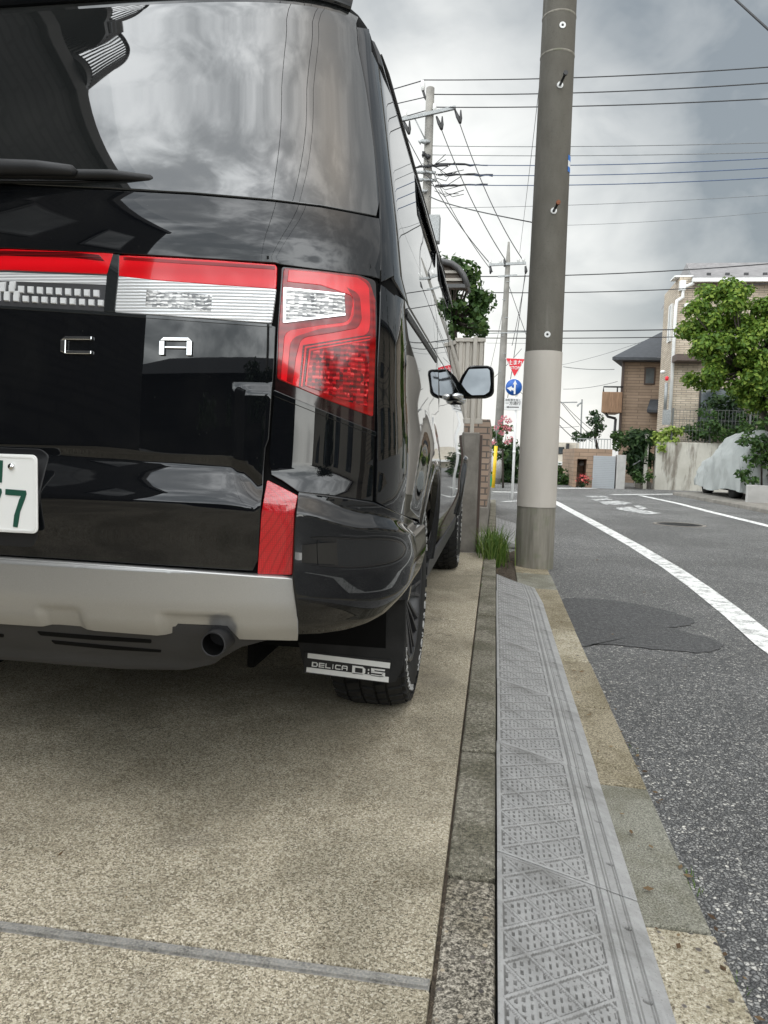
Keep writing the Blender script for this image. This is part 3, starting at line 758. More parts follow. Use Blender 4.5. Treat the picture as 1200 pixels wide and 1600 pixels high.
# inner shell
def shell():
    m = MB(); E_ = 4.15+S0-.9
    ss = list(np.linspace(0, S0, 26))+list(np.arange(S0+.05, 5.55, .05)); ss = [-x for x in ss[:0:-1]]+ss
    nz = 120; idx = {}
    def ztop(y): return 1.93 if y < 4.55 else 1.93-(y-4.55)/1.05*.78 if y < 5.6 else 1.15-(y-5.6)*.22
    for i, s in enumerate(ss):
        y_ = P0(s, 1.2).y; zt = ztop(y_)
        for j in range(nz+1):
            z = .3+(zt-.3)*(j/nz)**.92
            p = PO(s, z, -.003 if abs(s) < S0-.1 else -.006); idx[i, j] = len(m.v); m.v.append(tuple(p))
    def cut(i, j):
        p = m.v[idx[i, j]]
        if abs(ss[i]) < S0: return False
        return any(math.hypot(p[1]-yc, p[2]-.36) < .415 for yc in (2.38, 5.24))
    for i in range(len(ss)-1):
        for j in range(nz):
            if cut(i, j) and cut(i+1, j+1): continue
            if .50 < abs(ss[i]) < S0+.35 and m.v[idx[i, j]][2] < .47: continue
            if m.v[idx[i, j]][2] < .335 and abs(ss[i]) < S0+.2: continue
            m.f.append([idx[i, j], idx[i+1, j], idx[i+1, j+1], idx[i, j+1]]); m.mi.append(0); m.sm.append(True)
    n = len(ss); k0 = next(i for i in range(n) if ss[i] > S0)
    for i in range(k0, n-1):      # roof, windscreen and bonnet
        a, b, c, d = idx[i, nz], idx[i+1, nz], idx[n-1-i-1, nz], idx[n-1-i, nz]; m.f.append([a, b, c, d]); m.mi.append(1); m.sm.append(True)
    m.f.append([idx[i, nz] for i in range(n-1-k0, k0+1)]); m.mi.append(1); m.sm.append(False)
    for j in range(nz): m.f.append([idx[n-1, j], idx[0, j], idx[0, j+1], idx[n-1, j+1]]); m.mi.append(1); m.sm.append(False)
    return m.build('body', ['black_gap', 'black_paint'], van)
shell()
m = MB(); m.box((XC-.55, 1.95, .30), (XC+.55, 6.1, .45)); m.box((XC-.80, 2.9, .24), (XC+.80, 4.75, .4)); m.box((XC-.84, 1.9, .82), (XC+.83, 2.85, .9)); m.box((XC-.84, 4.78, .82), (XC+.83, 5.7, .9))
m.build('underbody', 'black_plastic', van)
# ---- rear: glass, tailgate, lamps
rg = [hit(*q) for q in subdiv_open([(0, 290), (172, 298), (300, 305), (425, 316), (500, 325), (585, 341)], 20)]
SE = pchip(sorted((b, a) for a, b in [hit(*q) for q in ((557, 80), (563, 110), (570, 150), (580, 225), (588, 300), (590, 341), (590, 400), (590, 436))]))
edge_r = [(SE(z), z) for z in np.arange(1.36, 1.84, .02)]
glass = rg+edge_r+[(s, 1.845) for s in np.arange(.89, -.90, -.03)]+[(-a, b) for a, b in edge_r[::-1]]+[(-a, b) for a, b in rg[::-1][:-1]]
glass = [(a, b+.004) for a, b in glass]
patch('rear_window', glass, .006, 'rear_glass', van, grid=.03)
SE = pchip(sorted((b, a) for a, b in [hit(*q) for q in ((557, 80), (563, 110), (570, 150), (580, 225), (588, 300), (590, 341), (590, 400), (590, 436))]))
up_top = [(a, b-.004) for a, b in rg]; up_bot = [hit(*q) for q in subdiv_open([(0, 388), (180, 396), (430, 411), (441, 414), (577, 432), (590, 436)], 20)]
ub = up_bot[::-1]
poly = up_top+[(SE(1.335-.01*i), 1.335-.01*i) for i in range(1, 12)]+ub+[(-a, b) for a, b in up_bot if a > .06]+[(-SE(1.335-.01*i), 1.335-.01*i) for i in range(11, 0, -1)]+[(-a, b) for a, b in up_top[::-1] if a > .06]
poly = [p for i, p in enumerate(poly) if math.hypot(p[0]-poly[i-1][0], p[1]-poly[i-1][1]) > .002]
patch('tailgate_spoiler_panel', poly, lambda s, z: .006+.004*math.sin(max(0, min(1, (z-1.2)/.14))*PI), 'black_paint', van, grid=.02)
# lower tailgate with its creases
def smst(x, a, b): t = max(0., min(1., (x-a)/(b-a))); return t*t*(3-2*t)
def ln(x, a, b): return max(0., min(1., (x-a)/(b-a)))
def tg_off(s, z):
    a = abs(s); zu = .795-.030*a-.05*smst(a, .55, .66); zl = .712-.022*a
    o = .011+.010*ln(z, .55, zl)
    o -= .020*ln(z, zl, zu) 
    o += .006*ln(z, zu, zu+.02)
    # soft step rising towards the lamps at the sides
    o += .008*smst(a, .56, .60)*(1-ln(z, .935, .95))*ln(z, zu, zu+.03)
    return o
tl = [hit(*q) for q in subdiv_open([(402, 888), (410, 767), (415, 700), (420, 687), (425, 612), (428, 567), (430, 512)], 14)]
top = [hit(*q) for q in subdiv_open([(425, 511), (190, 494), (165, 491), (0, 480)], 16)]
bt = [hit(*q) for q in subdiv_open([(0, 864), (200, 877), (395, 889)], 16)]
half = bt+tl[1:]+top; half = [(a, b) for a, b in half if a > .06]
plate_rec = []
poly = half+[(-a, b) for a, b in half[::-1]]
poly = [p for i, p in enumerate(poly) if math.hypot(p[0]-poly[i-1][0], p[1]-poly[i-1][1]) > .002]
tgate = patch('tailgate', poly, tg_off, 'black_paint', van, grid=.015, zrows=[.70, .705, .71, .715, .775, .78, .785, .79, .795, .935, .94, .945, .95])[0]
def off_shift(f, d): return lambda s, z: f(s, z)+d
# plate recess rim and plate
def rrect(c, w, h, r, n=6):
    o = []
    for cx, cy, a0 in ((w/2-r, h/2-r, 0), (-w/2+r, h/2-r, 90), (-w/2+r, -h/2+r, 180), (w/2-r, -h/2+r, 270)):
        for k in range(n+1): a = math.radians(a0+90*k/n); o.append((c[0]+cx+r*math.cos(a), c[1]+cy+r*math.sin(a)))
    return o
recess = px_poly([(-40, 699), (66, 703), (76, 712), (64, 838), (56, 852), (-40, 846)], 8, 10)
patch('plate_recess', [(a, b) for a, b in recess], lambda s, z: tg_off(s, z)+.0025, 'black_plastic', van, grid=.03, rim=.003)
def plane_at(px, py, Y): return PX(px, py, Y)
YP = 1.408
prc = PX(62, 711, YP); plc = PX(49, 839, YP)
m = MB(); xr = (prc.x+plc.x)/2+.004; zt = prc.z; zb = zt-.165; cx = xr-.165; cz = (zt+zb)/2
m.prism([(x, YP, z) for x, z in rrect((cx, cz), .33, .165, .012)], (0, .004, 0))
tilt = 0
plate = m.build('number_plate', 'plate_white', van, bevel=.0015)
m = MB(); o_ = rrect((cx, cz), .322, .157, .010); i_ = rrect((cx, cz), .316, .151, .008); n = len(o_)
m.add([(x, YP-.0015, z) for x, z in o_]+[(x, YP-.0015, z) for x, z in i_]+[(x, YP, z) for x, z in o_]+[(x, YP, z) for x, z in i_], [(k, (k+1) % n, (k+1) % n+n, k+n) for k in range(n)]+[(k, (k+1) % n, (k+1) % n+2*n, k+2*n) for k in range(n)]+[(n+k, (k+1) % n+n, (k+1) % n+3*n, k+3*n) for k in range(n)])
m.build('embossed_border', 'plate_white', plate)
def strokes_obj(name, polys, Y, mat, parent, th=.0012):
    m = MB()
    for pl_ in polys: m.prism([PX(x, y, Y) for x, y in pl_], (0, th, 0))
    return m.build(name, mat, parent)
strokes_obj('digit', [[(8.5, 764), (40, 766.5), (41, 772), (38.5, 780), (31, 800), (27, 824), (20, 823), (22, 805), (30, 780), (32.5, 775), (8, 773)]], YP-.002, 'plate_green', plate)
strokes_obj('digit', [[(-30, 761), (1.5, 763.5), (2.5, 769), (0, 777), (-7.5, 797), (-11.5, 821), (-18.5, 820), (-16.5, 802), (-8.5, 777), (-6, 772), (-30.5, 770)]], YP-.002, 'plate_green', plate)
strokes_obj('region_mark', [[(-1, 719), (4.2, 719.5), (2.5, 754), (-3, 753.5)], [(-14, 722), (-9, 722.5), (-10, 748), (-15, 747.5)], [(-26, 721), (-21, 721), (-25, 752), (-31, 750)]], YP-.002, 'plate_green', plate)
bc = PX(19, 729, YP)
m = MB(); m.lathe([(.0, -.006), (.006, -.006), (.0075, -.003), (.0075, 0)], bc, 'Y', 16); m.lathe([(.003, -.0062), (.0035, -.0068), (0, -.0068)], bc, 'Y', 6); m.build('plate_bolt', 'chrome', plate)
m = MB(); bc2 = bc+Vector((-.21, 0, 0)); m.lathe([(.0, -.006), (.006, -.006), (.0075, -.003), (.0075, 0)], bc2, 'Y', 16); m.build('plate_bolt', 'chrome', plate)
# light bar
def BP(P_, r=0, st=14): return px_poly(P_, r, st)
lbb = thing('light_bar', None, None); lbb.parent = van
def sym_patch(name, P_, off, mat, parent, **k): return patch(name, P_, off, mat, parent, **k)
bar_c = BP([(0, 392), (172, 398), (184, 402), (172, 488), (0, 478)], 0)
cpoly = [p for p in bar_c if p[0] > .06]; 
def symm(pts):
    q = sorted(pts, key=lambda p: p[0])
    return q
def split_tb(P_top, P_bot):       # symmetric strip across the car from two px polylines running outwards
    T = [hit(*q) for q in subdiv_open(P_top, 14)]; B_ = [hit(*q) for q in subdiv_open(P_bot, 14)]
    T = [p for p in T if p[0] > .05]; B_ = [p for p in B_ if p[0] > .05]
    return B_+T[::-1]+[(-a, b) for a, b in T]+[(-a, b) for a, b in B_[::-1]]
patch('centre_red_lens', split_tb([(0, 392), (178, 399)], [(0, 422), (175, 429)]), .008, 'bright_red_lens', lbb)
patch('red_lens_shade', split_tb([(0, 394), (120, 397), (158, 401)], [(0, 401), (120, 405), (166, 410)]), .0088, 'dark_red_lens', lbb, rim=.0005, depth=.002)
patch('centre_reflector', split_tb([(0, 424), (175, 431)], [(0, 478), (168, 487)]), .006, 'smoked_reflector', lbb)
patch('centre_reflector_band', split_tb([(0, 427), (172, 433)], [(0, 440), (170, 446)]), .0068, 'clear_lens', lbb, rim=.0005, depth=.002)
# facets of the centre reflector: two staggered rows of bright cubes
m = MB()
for sgn in (1, -1):
    for row, (ya, yb, sh) in enumerate(((446, 458, 0), (461, 472, 7))):
        for k in range(-12, 13):
            x = 3+sh+k*14.6
            if x > 160: continue
            dy = x*.055
            quad = [(x, ya+dy), (x+9, ya+dy+.5), (x+9, yb+dy), (x, yb+dy-.5)]
            if x < -150: continue
            pts = []
            for q in quad:
                s, z = hit(*q) if q[0] > -95 else (None, None)
                if s is None: break
                pts.append((sgn*s, z))
            if len(pts) < 4: continue
            a = [PO(s, z, .007) for s, z in pts]; b = [PO(s+(.0012 if i in (0, 3) else -.0012)*sgn, z+(-.0015 if i < 2 else .0015), .0105) for i, (s, z) in enumerate(pts)]
            m.add(a+b, [(4, 5, 6, 7), (0, 1, 5, 4), (1, 2, 6, 5), (2, 3, 7, 6), (3, 0, 4, 7)])
m.build('reflector_facets', 'lens_white', lbb)
pr = (lbb, lbb)
patch('outer_red_lens', BP([(189, 402), (240, 404.5), (340, 410), (432, 417, 4), (431, 452), (330, 445), (240, 438), (188, 432)], 0), .008, 'bright_red_lens', pr, mirror=True)
patch('outer_red_edge', BP([(196, 404), (430, 418), (430, 423), (196, 408)], 0), .0088, 'red_lens', pr, mirror=True, rim=.0004, depth=.002)
patch('outer_clear_lens', BP([(188, 434), (240, 440), (330, 447), (431, 454), (424, 505, 3), (300, 496), (183, 488)], 0), .008, 'clear_lens', pr, mirror=True)
patch('lens_window', BP([(232, 455), (333, 463), (331, 488), (230, 480)], 0), .0086, 'clear_facets', pr, mirror=True, rim=.0004, depth=.002)
patch('bar_divider', BP([(180, 400), (189, 401), (188, 432), (182, 489), (166, 488), (171, 431)], 0), .0095, 'privacy_glass', pr, mirror=True, rim=.001)
patch('bar_lower_trim', BP([(0, 479), (165, 489), (425, 508.5), (425, 512), (165, 493), (0, 482.5)], 0), .0085, 'privacy_glass', pr, mirror=True, rim=.0008, depth=.006)
# tail lights
def taillight():
    E0 = thing('tail_light', None, None); E1 = thing('tail_light', None, None); E0.parent = E1.parent = van
    pr = (E0, E1)
    patch('housing', BP([(441, 419, 4), (500, 425), (560, 432), (584, 440, 6), (586, 500), (584, 600), (582, 676, 3), (510, 646), (431, 611, 3), (435, 513), (438, 470)], 0), .006, 'smoked_lens', pr, mirror=True)
    patch('lens', BP([(445, 422, 3), (500, 427), (555, 433), (573, 441, 14), (582, 470), (582.5, 540), (578.5, 650, 2), (510, 624), (435, 592, 3), (437, 513)], 0), .0095, 'red_lens', pr, mirror=True, depth=.005)
    # inner light guide: S shaped band
    patch('light_guide', BP([(452, 425), (500, 429), (556, 437), (572, 448, 16), (574, 500), (572, 524, 22), (530, 533), (480, 541, 10), (474, 560), (468, 606), (440, 593), (446, 520, 12), (500, 511), (544, 506, 12), (549, 480), (549, 464, 14), (500, 447), (450, 442)], 0, 8), .0108, 'bright_red_lens', pr, mirror=True, depth=.003, rim=.0012, grid=.01)
    patch('light_guide_core', BP([(540, 452), (558, 462, 12), (561, 500), (556, 514, 12), (520, 521), (470, 529, 12), (462, 560), (457, 600), (449, 596), (455, 530, 14), (500, 516), (543, 510, 12), (550, 495), (551, 470, 12)], 0, 8), .0118, 'red_lens', pr, mirror=True, depth=.002, rim=.0008, grid=.01)
    patch('clear_reverse_lens', BP([(447, 452, 3), (535, 462, 5), (537, 494, 5), (446, 506, 3)], 0, 8), .0118, 'clear_facets', pr, mirror=True, depth=.004, rim=.0012)
    for a, b, c, d in (((446, 452), (536, 461.5), (536, 464), (446, 454.5)), ((446, 503.5), (537, 492), (537, 495), (446, 506.5)), ((444, 452), (447, 452), (447, 506), (443, 506))):
        patch('chrome_edge', BP([a, b, c, d], 0, 10), .013, 'chrome', pr, mirror=True, depth=.003, rim=.0005)
    patch('brake_reflector', BP([(484, 548, 6), (530, 541), (573, 532, 4), (572, 590), (570, 636, 3), (520, 619), (477, 603, 4), (480, 570)], 0, 8), .0108, 'faceted_red_lens', pr, mirror=True, depth=.003)
    for k in range(4):      # stepped frames round the brake reflector
        i = k*3.2
        patch('frame_rib', BP([(483-i, 547-i*.6), (574, 531-i*.7), (574, 533-i*.7), (485-i, 549.3-i*.6), (478.5-i, 604+i*.25), (476.5-i, 603+i*.25)], 0, 10), .0118, 'dark_red_lens' if k % 2 else 'bright_red_lens', pr, mirror=True, depth=.002, rim=.0004)
taillight()
# quarter corner under the lamp
patch('rear_quarter_corner', BP([(430, 617), (510, 651), (582, 681), (580, 725), (579, 782), (520, 774), (466, 768), (442, 751, 4), (425, 742), (422, 715), (427, 650)], 0), lambda s, z: .006-.004*smst(s, .85, .7)*0, 'black_paint', (van, van), mirror=True)
patch('shoulder_strip', BP([(429, 611), (510, 645), (584, 676), (584, 681), (510, 651.5), (428, 618)], 0), .0075, 'silver_paint' if 0 else 'black_paint', (van, van), mirror=True, rim=.002)
patch('reflector', BP([(419, 753, 2), (464, 776, 2), (459, 800), (455, 896, 2), (404, 895, 2), (411, 800)], 0, 10), lambda s, z: .011+.010*ln(z, .56, .69)-.006*ln(z, .69, .74), 'reflector_red', (van, van), mirror=True, zrows=[.688, .69, .692], rim=.001)
# bumper: silver centre garnish
def sil_off(s, z):
    a = abs(s); o = .028-.020*smst(z, .56, .575)
    o -= .012*smst(z, .50, .42)
    if abs(a-.52) < .09: o -= .012*smst(abs(a-.52), .09, .055)*smst(z, .475, .455)
    if abs(a-.215) < .06: o -= .010*smst(abs(a-.215), .06, .030)*smst(z, .478, .455)
    return o
half = [hit(*q) for q in subdiv_open([(0, 966), (60, 970), (140, 976), (272, 986), (278, 971), (357, 974), (376, 990), (463, 992), (462, 960), (455, 901), (402, 898), (200, 884), (0, 871)], 12)]
half = [(a, b) for a, b in half if a > .05]
patch('bumper_trim', half+[(-a, b) for a, b in half[::-1]], sil_off, 'silver_paint', van, grid=.012, zrows=[.556, .56, .565, .57, .575], rim=.003, depth=.03)
# black bumper corner
def bc_off(s, z):
    zc = .722-.035*smst(s, .70, .86)-.055*ln(s, .86, 1.1)     # upper crease
    zl = zc-.032*(1-.5*ln(s, .8, 1.1))
    o = .010+.022*smst(z, zc+.004, zl-.004)
    o += .012*smst(z, zl, .56)-.050*smst(z, .52, .40)
    return o
patch('bumper', BP([(467, 771, 2), (520, 777.5), (580, 786.5), (617, 803), (647, 817, 3), (640, 860), (628, 900), (616, 930), (600, 951, 8), (570, 972), (540, 984, 10), (500, 991), (466, 992, 3), (464, 950), (458, 900), (461, 830), (463, 798)], 0, 9), bc_off, 'black_paint', (van, van), mirror=True, grid=.0065, rim=.003, depth=.03)
# valance
half = [hit(*q) for q in subdiv_open([(0, 1020), (100, 1029), (200, 1036), (290, 1037), (335, 1031), (375, 1008), (430, 993), (455, 985), (300, 965), (0, 950)], 12)]
half = [(a, b) for a, b in half if a > .05]
vh = half
def val_off(s, z): return .006+.01*smst(z, .36, .33)
patch('lower_valance', half+[(-a, b) for a, b in half[::-1]], val_off, 'dark_grey_plastic', van, grid=.02, rim=.004, depth=.02)
for P_ in ([(60, 983), (150, 990), (238, 996), (238, 1001), (150, 996), (66, 989)], [(82, 997), (180, 1006), (253, 1012), (253, 1015), (180, 1011), (88, 1002)], [(-60, 980), (8, 988), (8, 992), (-60, 984)]):
    patch('valance_slot', BP(P_, 2, 10), lambda s, z: val_off(s, z)+.0015, 'black_gap', van, grid=.03, rim=.0005, depth=.004)
# exhaust
ec = PX(333, 1007, 1.425)
m = MB(); path = [ec, ec+Vector((.0, .05, .003)), ec+Vector((.02, .12, .015)), ec+Vector((.06, .22, .05)), ec+Vector((.10, .4, .08))]
m.tube(path, .0265, 28, 0, cap=False); m.tube([p for p in path], .0235, 28, 1, cap=False)
n = 28
m.lathe([(.0235, 0), (.025, -.001), (.0265, 0)], ec, 'Y', 28)
m.build('exhaust_pipe', ['dark_metal', 'black_gap'], van, fix=False)
# emblem letters D E L I C A
emb = []
def embl(name, segs, cx_, w=.040):     # segs: polygons in letter units x 0..1, z 0..1; on the tailgate surface
    m = MB()
    for sg_ in segs:
        m_pts = [(cx_+(x-.5)*w*1.75, 1.0215+(z-.5)*.037) for x, z in sg_]
        def s_of(xx): # convert X offset to s
            return float(np.interp(xx/Wf(1.02), _xa, _sa))*(1 if xx >= 0 else -1) if abs(xx) < .8 else 0
        a = [PO(math.copysign(float(np.interp(abs(x)/Wf(z), _xa, _sa)), x), z, tg_off(0, z)+.001) for x, z in m_pts]
        c0 = sum(m_pts[i][0] for i in range(len(m_pts)))/len(m_pts); z0_ = sum(p[1] for p in m_pts)/len(m_pts)
        b = [v+Vector((0, -.006, 0)) for v in a]
        n = len(a); m.add(a+b, [tuple(range(n, 2*n))]+[(i, (i+1) % n, (i+1) % n+n, i+n) for i in range(n)])
    m.build(name, 'chrome', van, bevel=.0015)
C1 = [[(.0, .15), (.18, 0), (.18, .8), (.0, .8)], [(0, .8), (.18, .8), (1, .8), (1, 1), (.15, 1)], [(.18, 0), (1, 0), (1, .2), (.18, .2)]]
A1 = [[(0, 0), (.17, 0), (.17, .8), (0, .8)], [(.83, 0), (1, 0), (1, .8), (.83, .8)], [(0, .8), (1, .8), (.88, 1), (.12, 1)], [(.17, .38), (.83, .38), (.83, .5), (.17, .5)]]
I1 = [[(.4, 0), (.6, 0), (.6, 1), (.4, 1)]]
L1 = [[(0, 0), (1, 0), (1, .2), (0, .2)], [(0, .2), (.18, .2), (.18, 1), (0, 1)]]
E1 = [[(0, 0), (.18, 0), (.18, 1), (0, 1)], [(.18, 0), (1, 0), (1, .2), (.18, .2)], [(.18, .42), (1, .42), (1, .58), (.18, .58)], [(.18, .8), (1, .8), (1, 1), (.18, 1)]]
D1 = [[(0, 0), (.18, 0), (.18, 1), (0, 1)], [(.18, 0), (.85, 0), (.85, .2), (.18, .2)], [(.18, .8), (.85, .8), (.85, 1), (.18, 1)], [(.85, .02), (1, .15), (1, .85), (.85, .98)]]
cC = (hit(95, 535)[0]+hit(153, 545)[0])/2; xC_ = P0(cC, 1.02).x-XC; xA = P0((hit(246, 550)[0]+hit(309, 555)[0])/2, 1.0).x-XC; dl = xA-xC_
for nm, sg_, k in (('emblem_letter', D1, -4), ('emblem_letter', E1, -3), ('emblem_letter', L1, -2), ('emblem_letter', I1, -1), ('emblem_letter', C1, 0), ('emblem_letter', A1, 1)):
    embl(nm, sg_, xC_+k*dl)
# rear wiper
m = MB()
def wip(px, py, o): 
    s, z = hit(px, py); return PO(s, z, o)
pts = [(-250, 262), (-60, 262), (0, 263), (60, 264), (117, 267)]
m.tube([PX(-250, 268, 1.46), PX(-60, 262, 1.47), PX(0, 262, 1.48), PX(60, 263, 1.485), PX(112, 267, 1.49), PX(120, 271, 1.493)], [.017, .018, .018, .016, .012, .006], 10)
m.build('wiper_arm', 'black_plastic', van)
m = MB(); m.tube([PX(-150, 275, 1.485), PX(0, 272, 1.492), PX(60, 272, 1.497), PX(172, 273, 1.507), PX(235, 279, 1.518), PX(243, 282, 1.52)], [.009, .010, .011, .011, .008, .004], 8)
m.tube([PX(-150, 285, 1.50), PX(0, 284, 1.505), PX(172, 285, 1.515), PX(232, 286, 1.525)], [.004]*4, 6); m.build('wiper_blade', 'black_plastic', van)
# spoiler tip over the window
m = MB()
for sgx in (1, -1):
    pass
sp = []
ss = np.linspace(-.86, .86, 41)
va = [PO(s, 1.850, .012) for s in ss]; vb = [PO(s, 1.862, .030) for s in ss]; vc = [PO(s, 1.895, .018) for s in ss]; vd = [PO(s, 1.93, -.03) for s in ss]
n = len(ss); m = MB(); m.add(va+vb+vc+vd, [(r*n+i, r*n+i+1, (r+1)*n+i+1, (r+1)*n+i) for r in range(3) for i in range(n-1)], smooth=True)
ve = [PO(s, 1.852, -.02) for s in ss]; m.add(va+ve, [(i, i+1, n+i+1, n+i) for i in range(n-1)])
m.build('roof_spoiler', 'black_paint', van, fix=False)

# ---- side panels (also mirrored to the far side)
def yzs(P_, st=.04):
    out = []
    n = len(P_)
    for i in range(n):
        a, b = np.array(P_[i], float), np.array(P_[(i+1) % n], float); k = max(1, int(np.linalg.norm(b-a)/st+.5))
        for j in range(k): q = a+(b-a)*j/k; out.append((SY(q[0], q[1]), q[1]))
    return out
def arc(yc, r, a0, a1, n=18): return [(yc+r*math.cos(math.radians(a0+(a1-a0)*i/n)), .36+r*math.sin(math.radians(a0+(a1-a0)*i/n))) for i in range(n+1)]
VV = (van, van)
# D pillar painted strip
patch('pillar', [(SE(z)+.006, z) for z in np.arange(1.185, 1.84, .03)]+[(SE(z)+.06, z) for z in np.arange(1.84, 1.19, -.03)], .006, 'black_paint', VV, mirror=True)
cor = [hit(*q) for q in subdiv_open([(583, 783), (586, 681), (588, 560), (590, 446)], 16)]
cor = [(a+.006, b) for a, b in cor]
qp = cor+[(SY(1.78, 1.178), 1.178), ]+[(SY(y, 1.172), 1.172) for y in np.arange(1.85, 2.72, .05)]+[(SY(2.735, z), z) for z in np.arange(1.17, .80, -.04)]
A_ = [(y, z) for y, z in arc(2.38, .435, 22, 143, 22)]
qp += [(SY(2.735, .8), .80), (SY(2.735, .56), .56)]+[(SY(y, z), z) for y, z in A_]+[hit(*q) for q in ((643, 810), (630, 805), (617, 799.5), (600, 791))]
def qoff(s, z):
    y = s-S0+YBf(z)+Lf(z); r = math.hypot(y-2.38, z-.36)
    return .006+.016*smst(r, .60, .46)*smst(z, .35, .5)-.006*math.exp(-((z-.98)/.10)**2)
patch('quarter_panel', qp, qoff, 'black_paint', VV, mirror=True, grid=.025)
def doff(s, z): return .006-.008*math.exp(-((z-.93)/.09)**2)+.006*math.exp(-((z-.56)/.08)**2)
sd = patch('sliding_door', yzs([(2.745, .45), (3.70, .42), (3.70, 1.172), (2.745, 1.172)]), doff, 'black_paint', VV, mirror=True, grid=.035)
fd = patch('front_door', yzs([(3.71, .42), (4.62, .42), (4.72, .6), (4.80, 1.05), (4.70, 1.172), (3.71, 1.172)]), doff, 'black_paint', VV, mirror=True, grid=.035)
patch('front_wing', yzs([(4.73, .42), (4.80, .42)]+[(y, z) for y, z in arc(5.24, .435, 168, 12, 22)]+[(5.75, .45), (6.15, .5), (6.2, .95), (5.6, 1.1), (4.82, 1.16), (4.81, 1.05), (4.73, .6)]), doff, 'black_paint', VV, mirror=True, grid=.05)
patch('door_sill', yzs([(2.80, .33), (4.78, .33), (4.78, .41), (2.80, .41)]), .012, 'dark_grey_plastic', VV, mirror=True, grid=.05)
# windows
patch('quarter_window', [(SE(z)+.066, z) for z in np.arange(1.205, 1.80, .03)]+[(SY(y, 1.80), 1.80) for y in (2.1, 2.3, 2.5, 2.68)]+[(SY(2.70, z), z) for z in (1.7, 1.6, 1.5, 1.4, 1.3, 1.185)]+[(SY(y, 1.185), 1.185) for y in np.arange(2.6, 1.85, -.08)], .005, 'privacy_glass', VV, mirror=True, grid=.04)
patch('sliding_door_window', yzs([(2.72, 1.185), (3.66, 1.185), (3.66, 1.80), (2.72, 1.80)], .06), .004, 'privacy_glass', VV, mirror=True, grid=.05)
patch('front_door_window', yzs([(3.72, 1.185), (4.72, 1.185), (4.95, 1.22), (4.72, 1.55), (4.5, 1.79), (3.72, 1.80)], .06), .004, 'privacy_glass', VV, mirror=True, grid=.05)
patch('cant_rail', [(SY(y, 1.815), 1.815) for y in np.arange(1.98, 4.6, .1)]+[(SY(y, 1.925), 1.925) for y in np.arange(4.5, 1.96, -.1)], .004, 'black_paint', VV, mirror=True, grid=.02)
patch('belt_moulding', yzs([(1.80, 1.174), (4.75, 1.174), (4.75, 1.183), (1.80, 1.183)], .08), .003, 'black_plastic', VV, mirror=True, grid=.05, rim=.003)
# sliding door rail in the quarter panel
rl = [hit(*q) for q in subdiv([(631, 484), (655, 521), (679, 558), (679, 567), (655, 531), (631, 496)], 10)]
patch('door_rail', rl, .009, 'black_plastic', VV, mirror=True, grid=.03, rim=.001, depth=.008)
def visor(y0, y1, z0, z1, name='window_visor'):
    for sx in (0, 1):
        m = MB(); ys = np.linspace(y0, y1, 30); vs = []
        for y in ys:
            e_ = smst(y, y0, y0+.10)*smst(y, y1, y1-.08); zz0 = z1-.01-(z1-z0-.01)*e_
            for z, o in ((z1, .006), ((z1+zz0)/2, .006+.012*e_), (zz0, .006+.016*e_), (zz0+.002, .003+.014*e_)):
                p = PO(SY(y, z), z, o); vs.append((2*XC-p.x if sx else p.x, p.y, p.z))
        m.add(vs, [(i*4+k, i*4+k+1, (i+1)*4+k+1, (i+1)*4+k) for i in range(len(ys)-1) for k in range(3)], smooth=True)
        m.build(name, 'privacy_glass', van)
visor(2.70, 3.68, 1.70, 1.81); visor(3.70, 4.62, 1.69, 1.80)
for sx in (0, 1):       # roof moulding
    m = MB(); pts = [PO(SY(y, 1.865), 1.865, .006) for y in np.arange(2.02, 4.62, .1)]; pts = [Vector((2*XC-p.x, p.y, p.z)) if sx else p for p in pts]
    m.tube(pts, [.003]+[.008]*(len(pts)-2)+[.004], 8); m.build('roof_moulding', 'black_plastic', van)
# wheel arch trims
def arch(yc, a0, a1, name='wheel_arch_trim'):
    for sx in (0, 1):
        m = MB(); vs = []; n = 36
        prof = [(.400, -.05), (.400, .020), (.408, .028), (.432, .026), (.446, .012), (.450, .004)]
        for i in range(n+1):
            a = math.radians(a0+(a1-a0)*i/n)
            for r, o in prof:
                y, z = yc+r*math.cos(a), .36+r*math.sin(a); zz = max(.31, z); p = PO(SY(y, zz), zz, o); vs.append((2*XC-p.x if sx else p.x, y, z))
        k = len(prof); m.add(vs, [(i*k+j, i*k+j+1, (i+1)*k+j+1, (i+1)*k+j) for i in range(n) for j in range(k-1)], smooth=True); m.build(name, 'black_paint', van)
arch(2.38, 8, 172); arch(5.24, 8, 172)
for yc in (2.38, 5.24):
    for sx in (0, 1):
        m = MB(); vs = []; n = 24
        for i in range(n+1):
            a = PI*(-.08+1.16*i/n); y, z = yc+.405*math.cos(a), .36+.405*math.sin(a)
            for x in (XC+.83, XC+.45): vs.append((2*XC-x if sx else x, y, max(.2, z)))
        m.add(vs, [(2*i, 2*i+1, 2*i+3, 2*i+2) for i in range(n)], smooth=True); 
        x = XC+.45; x = 2*XC-x if sx else x; m.box((x-.01, yc-.42, .2), (x+.01, yc+.42, .8)); m.build('wheel_well', 'black_gap', van)
# handles, fuel-side badge
for (yh, zh) in ((3.58, 1.085), (3.86, 1.085)):
    for sx in (0, 1):
        def hp(y, z, o):
            p = PO(SY(y, z), z, o); return Vector((2*XC-p.x, p.y, p.z)) if sx else p
        m = MB(); m.tube([hp(yh-.09, zh, .006), hp(yh-.075, zh, .035), hp(yh, zh, .045), hp(yh+.075, zh, .035), hp(yh+.09, zh, .006)], [.010, .014, .015, .014, .010], 10)
        m.build('door_handle', 'chrome', van)
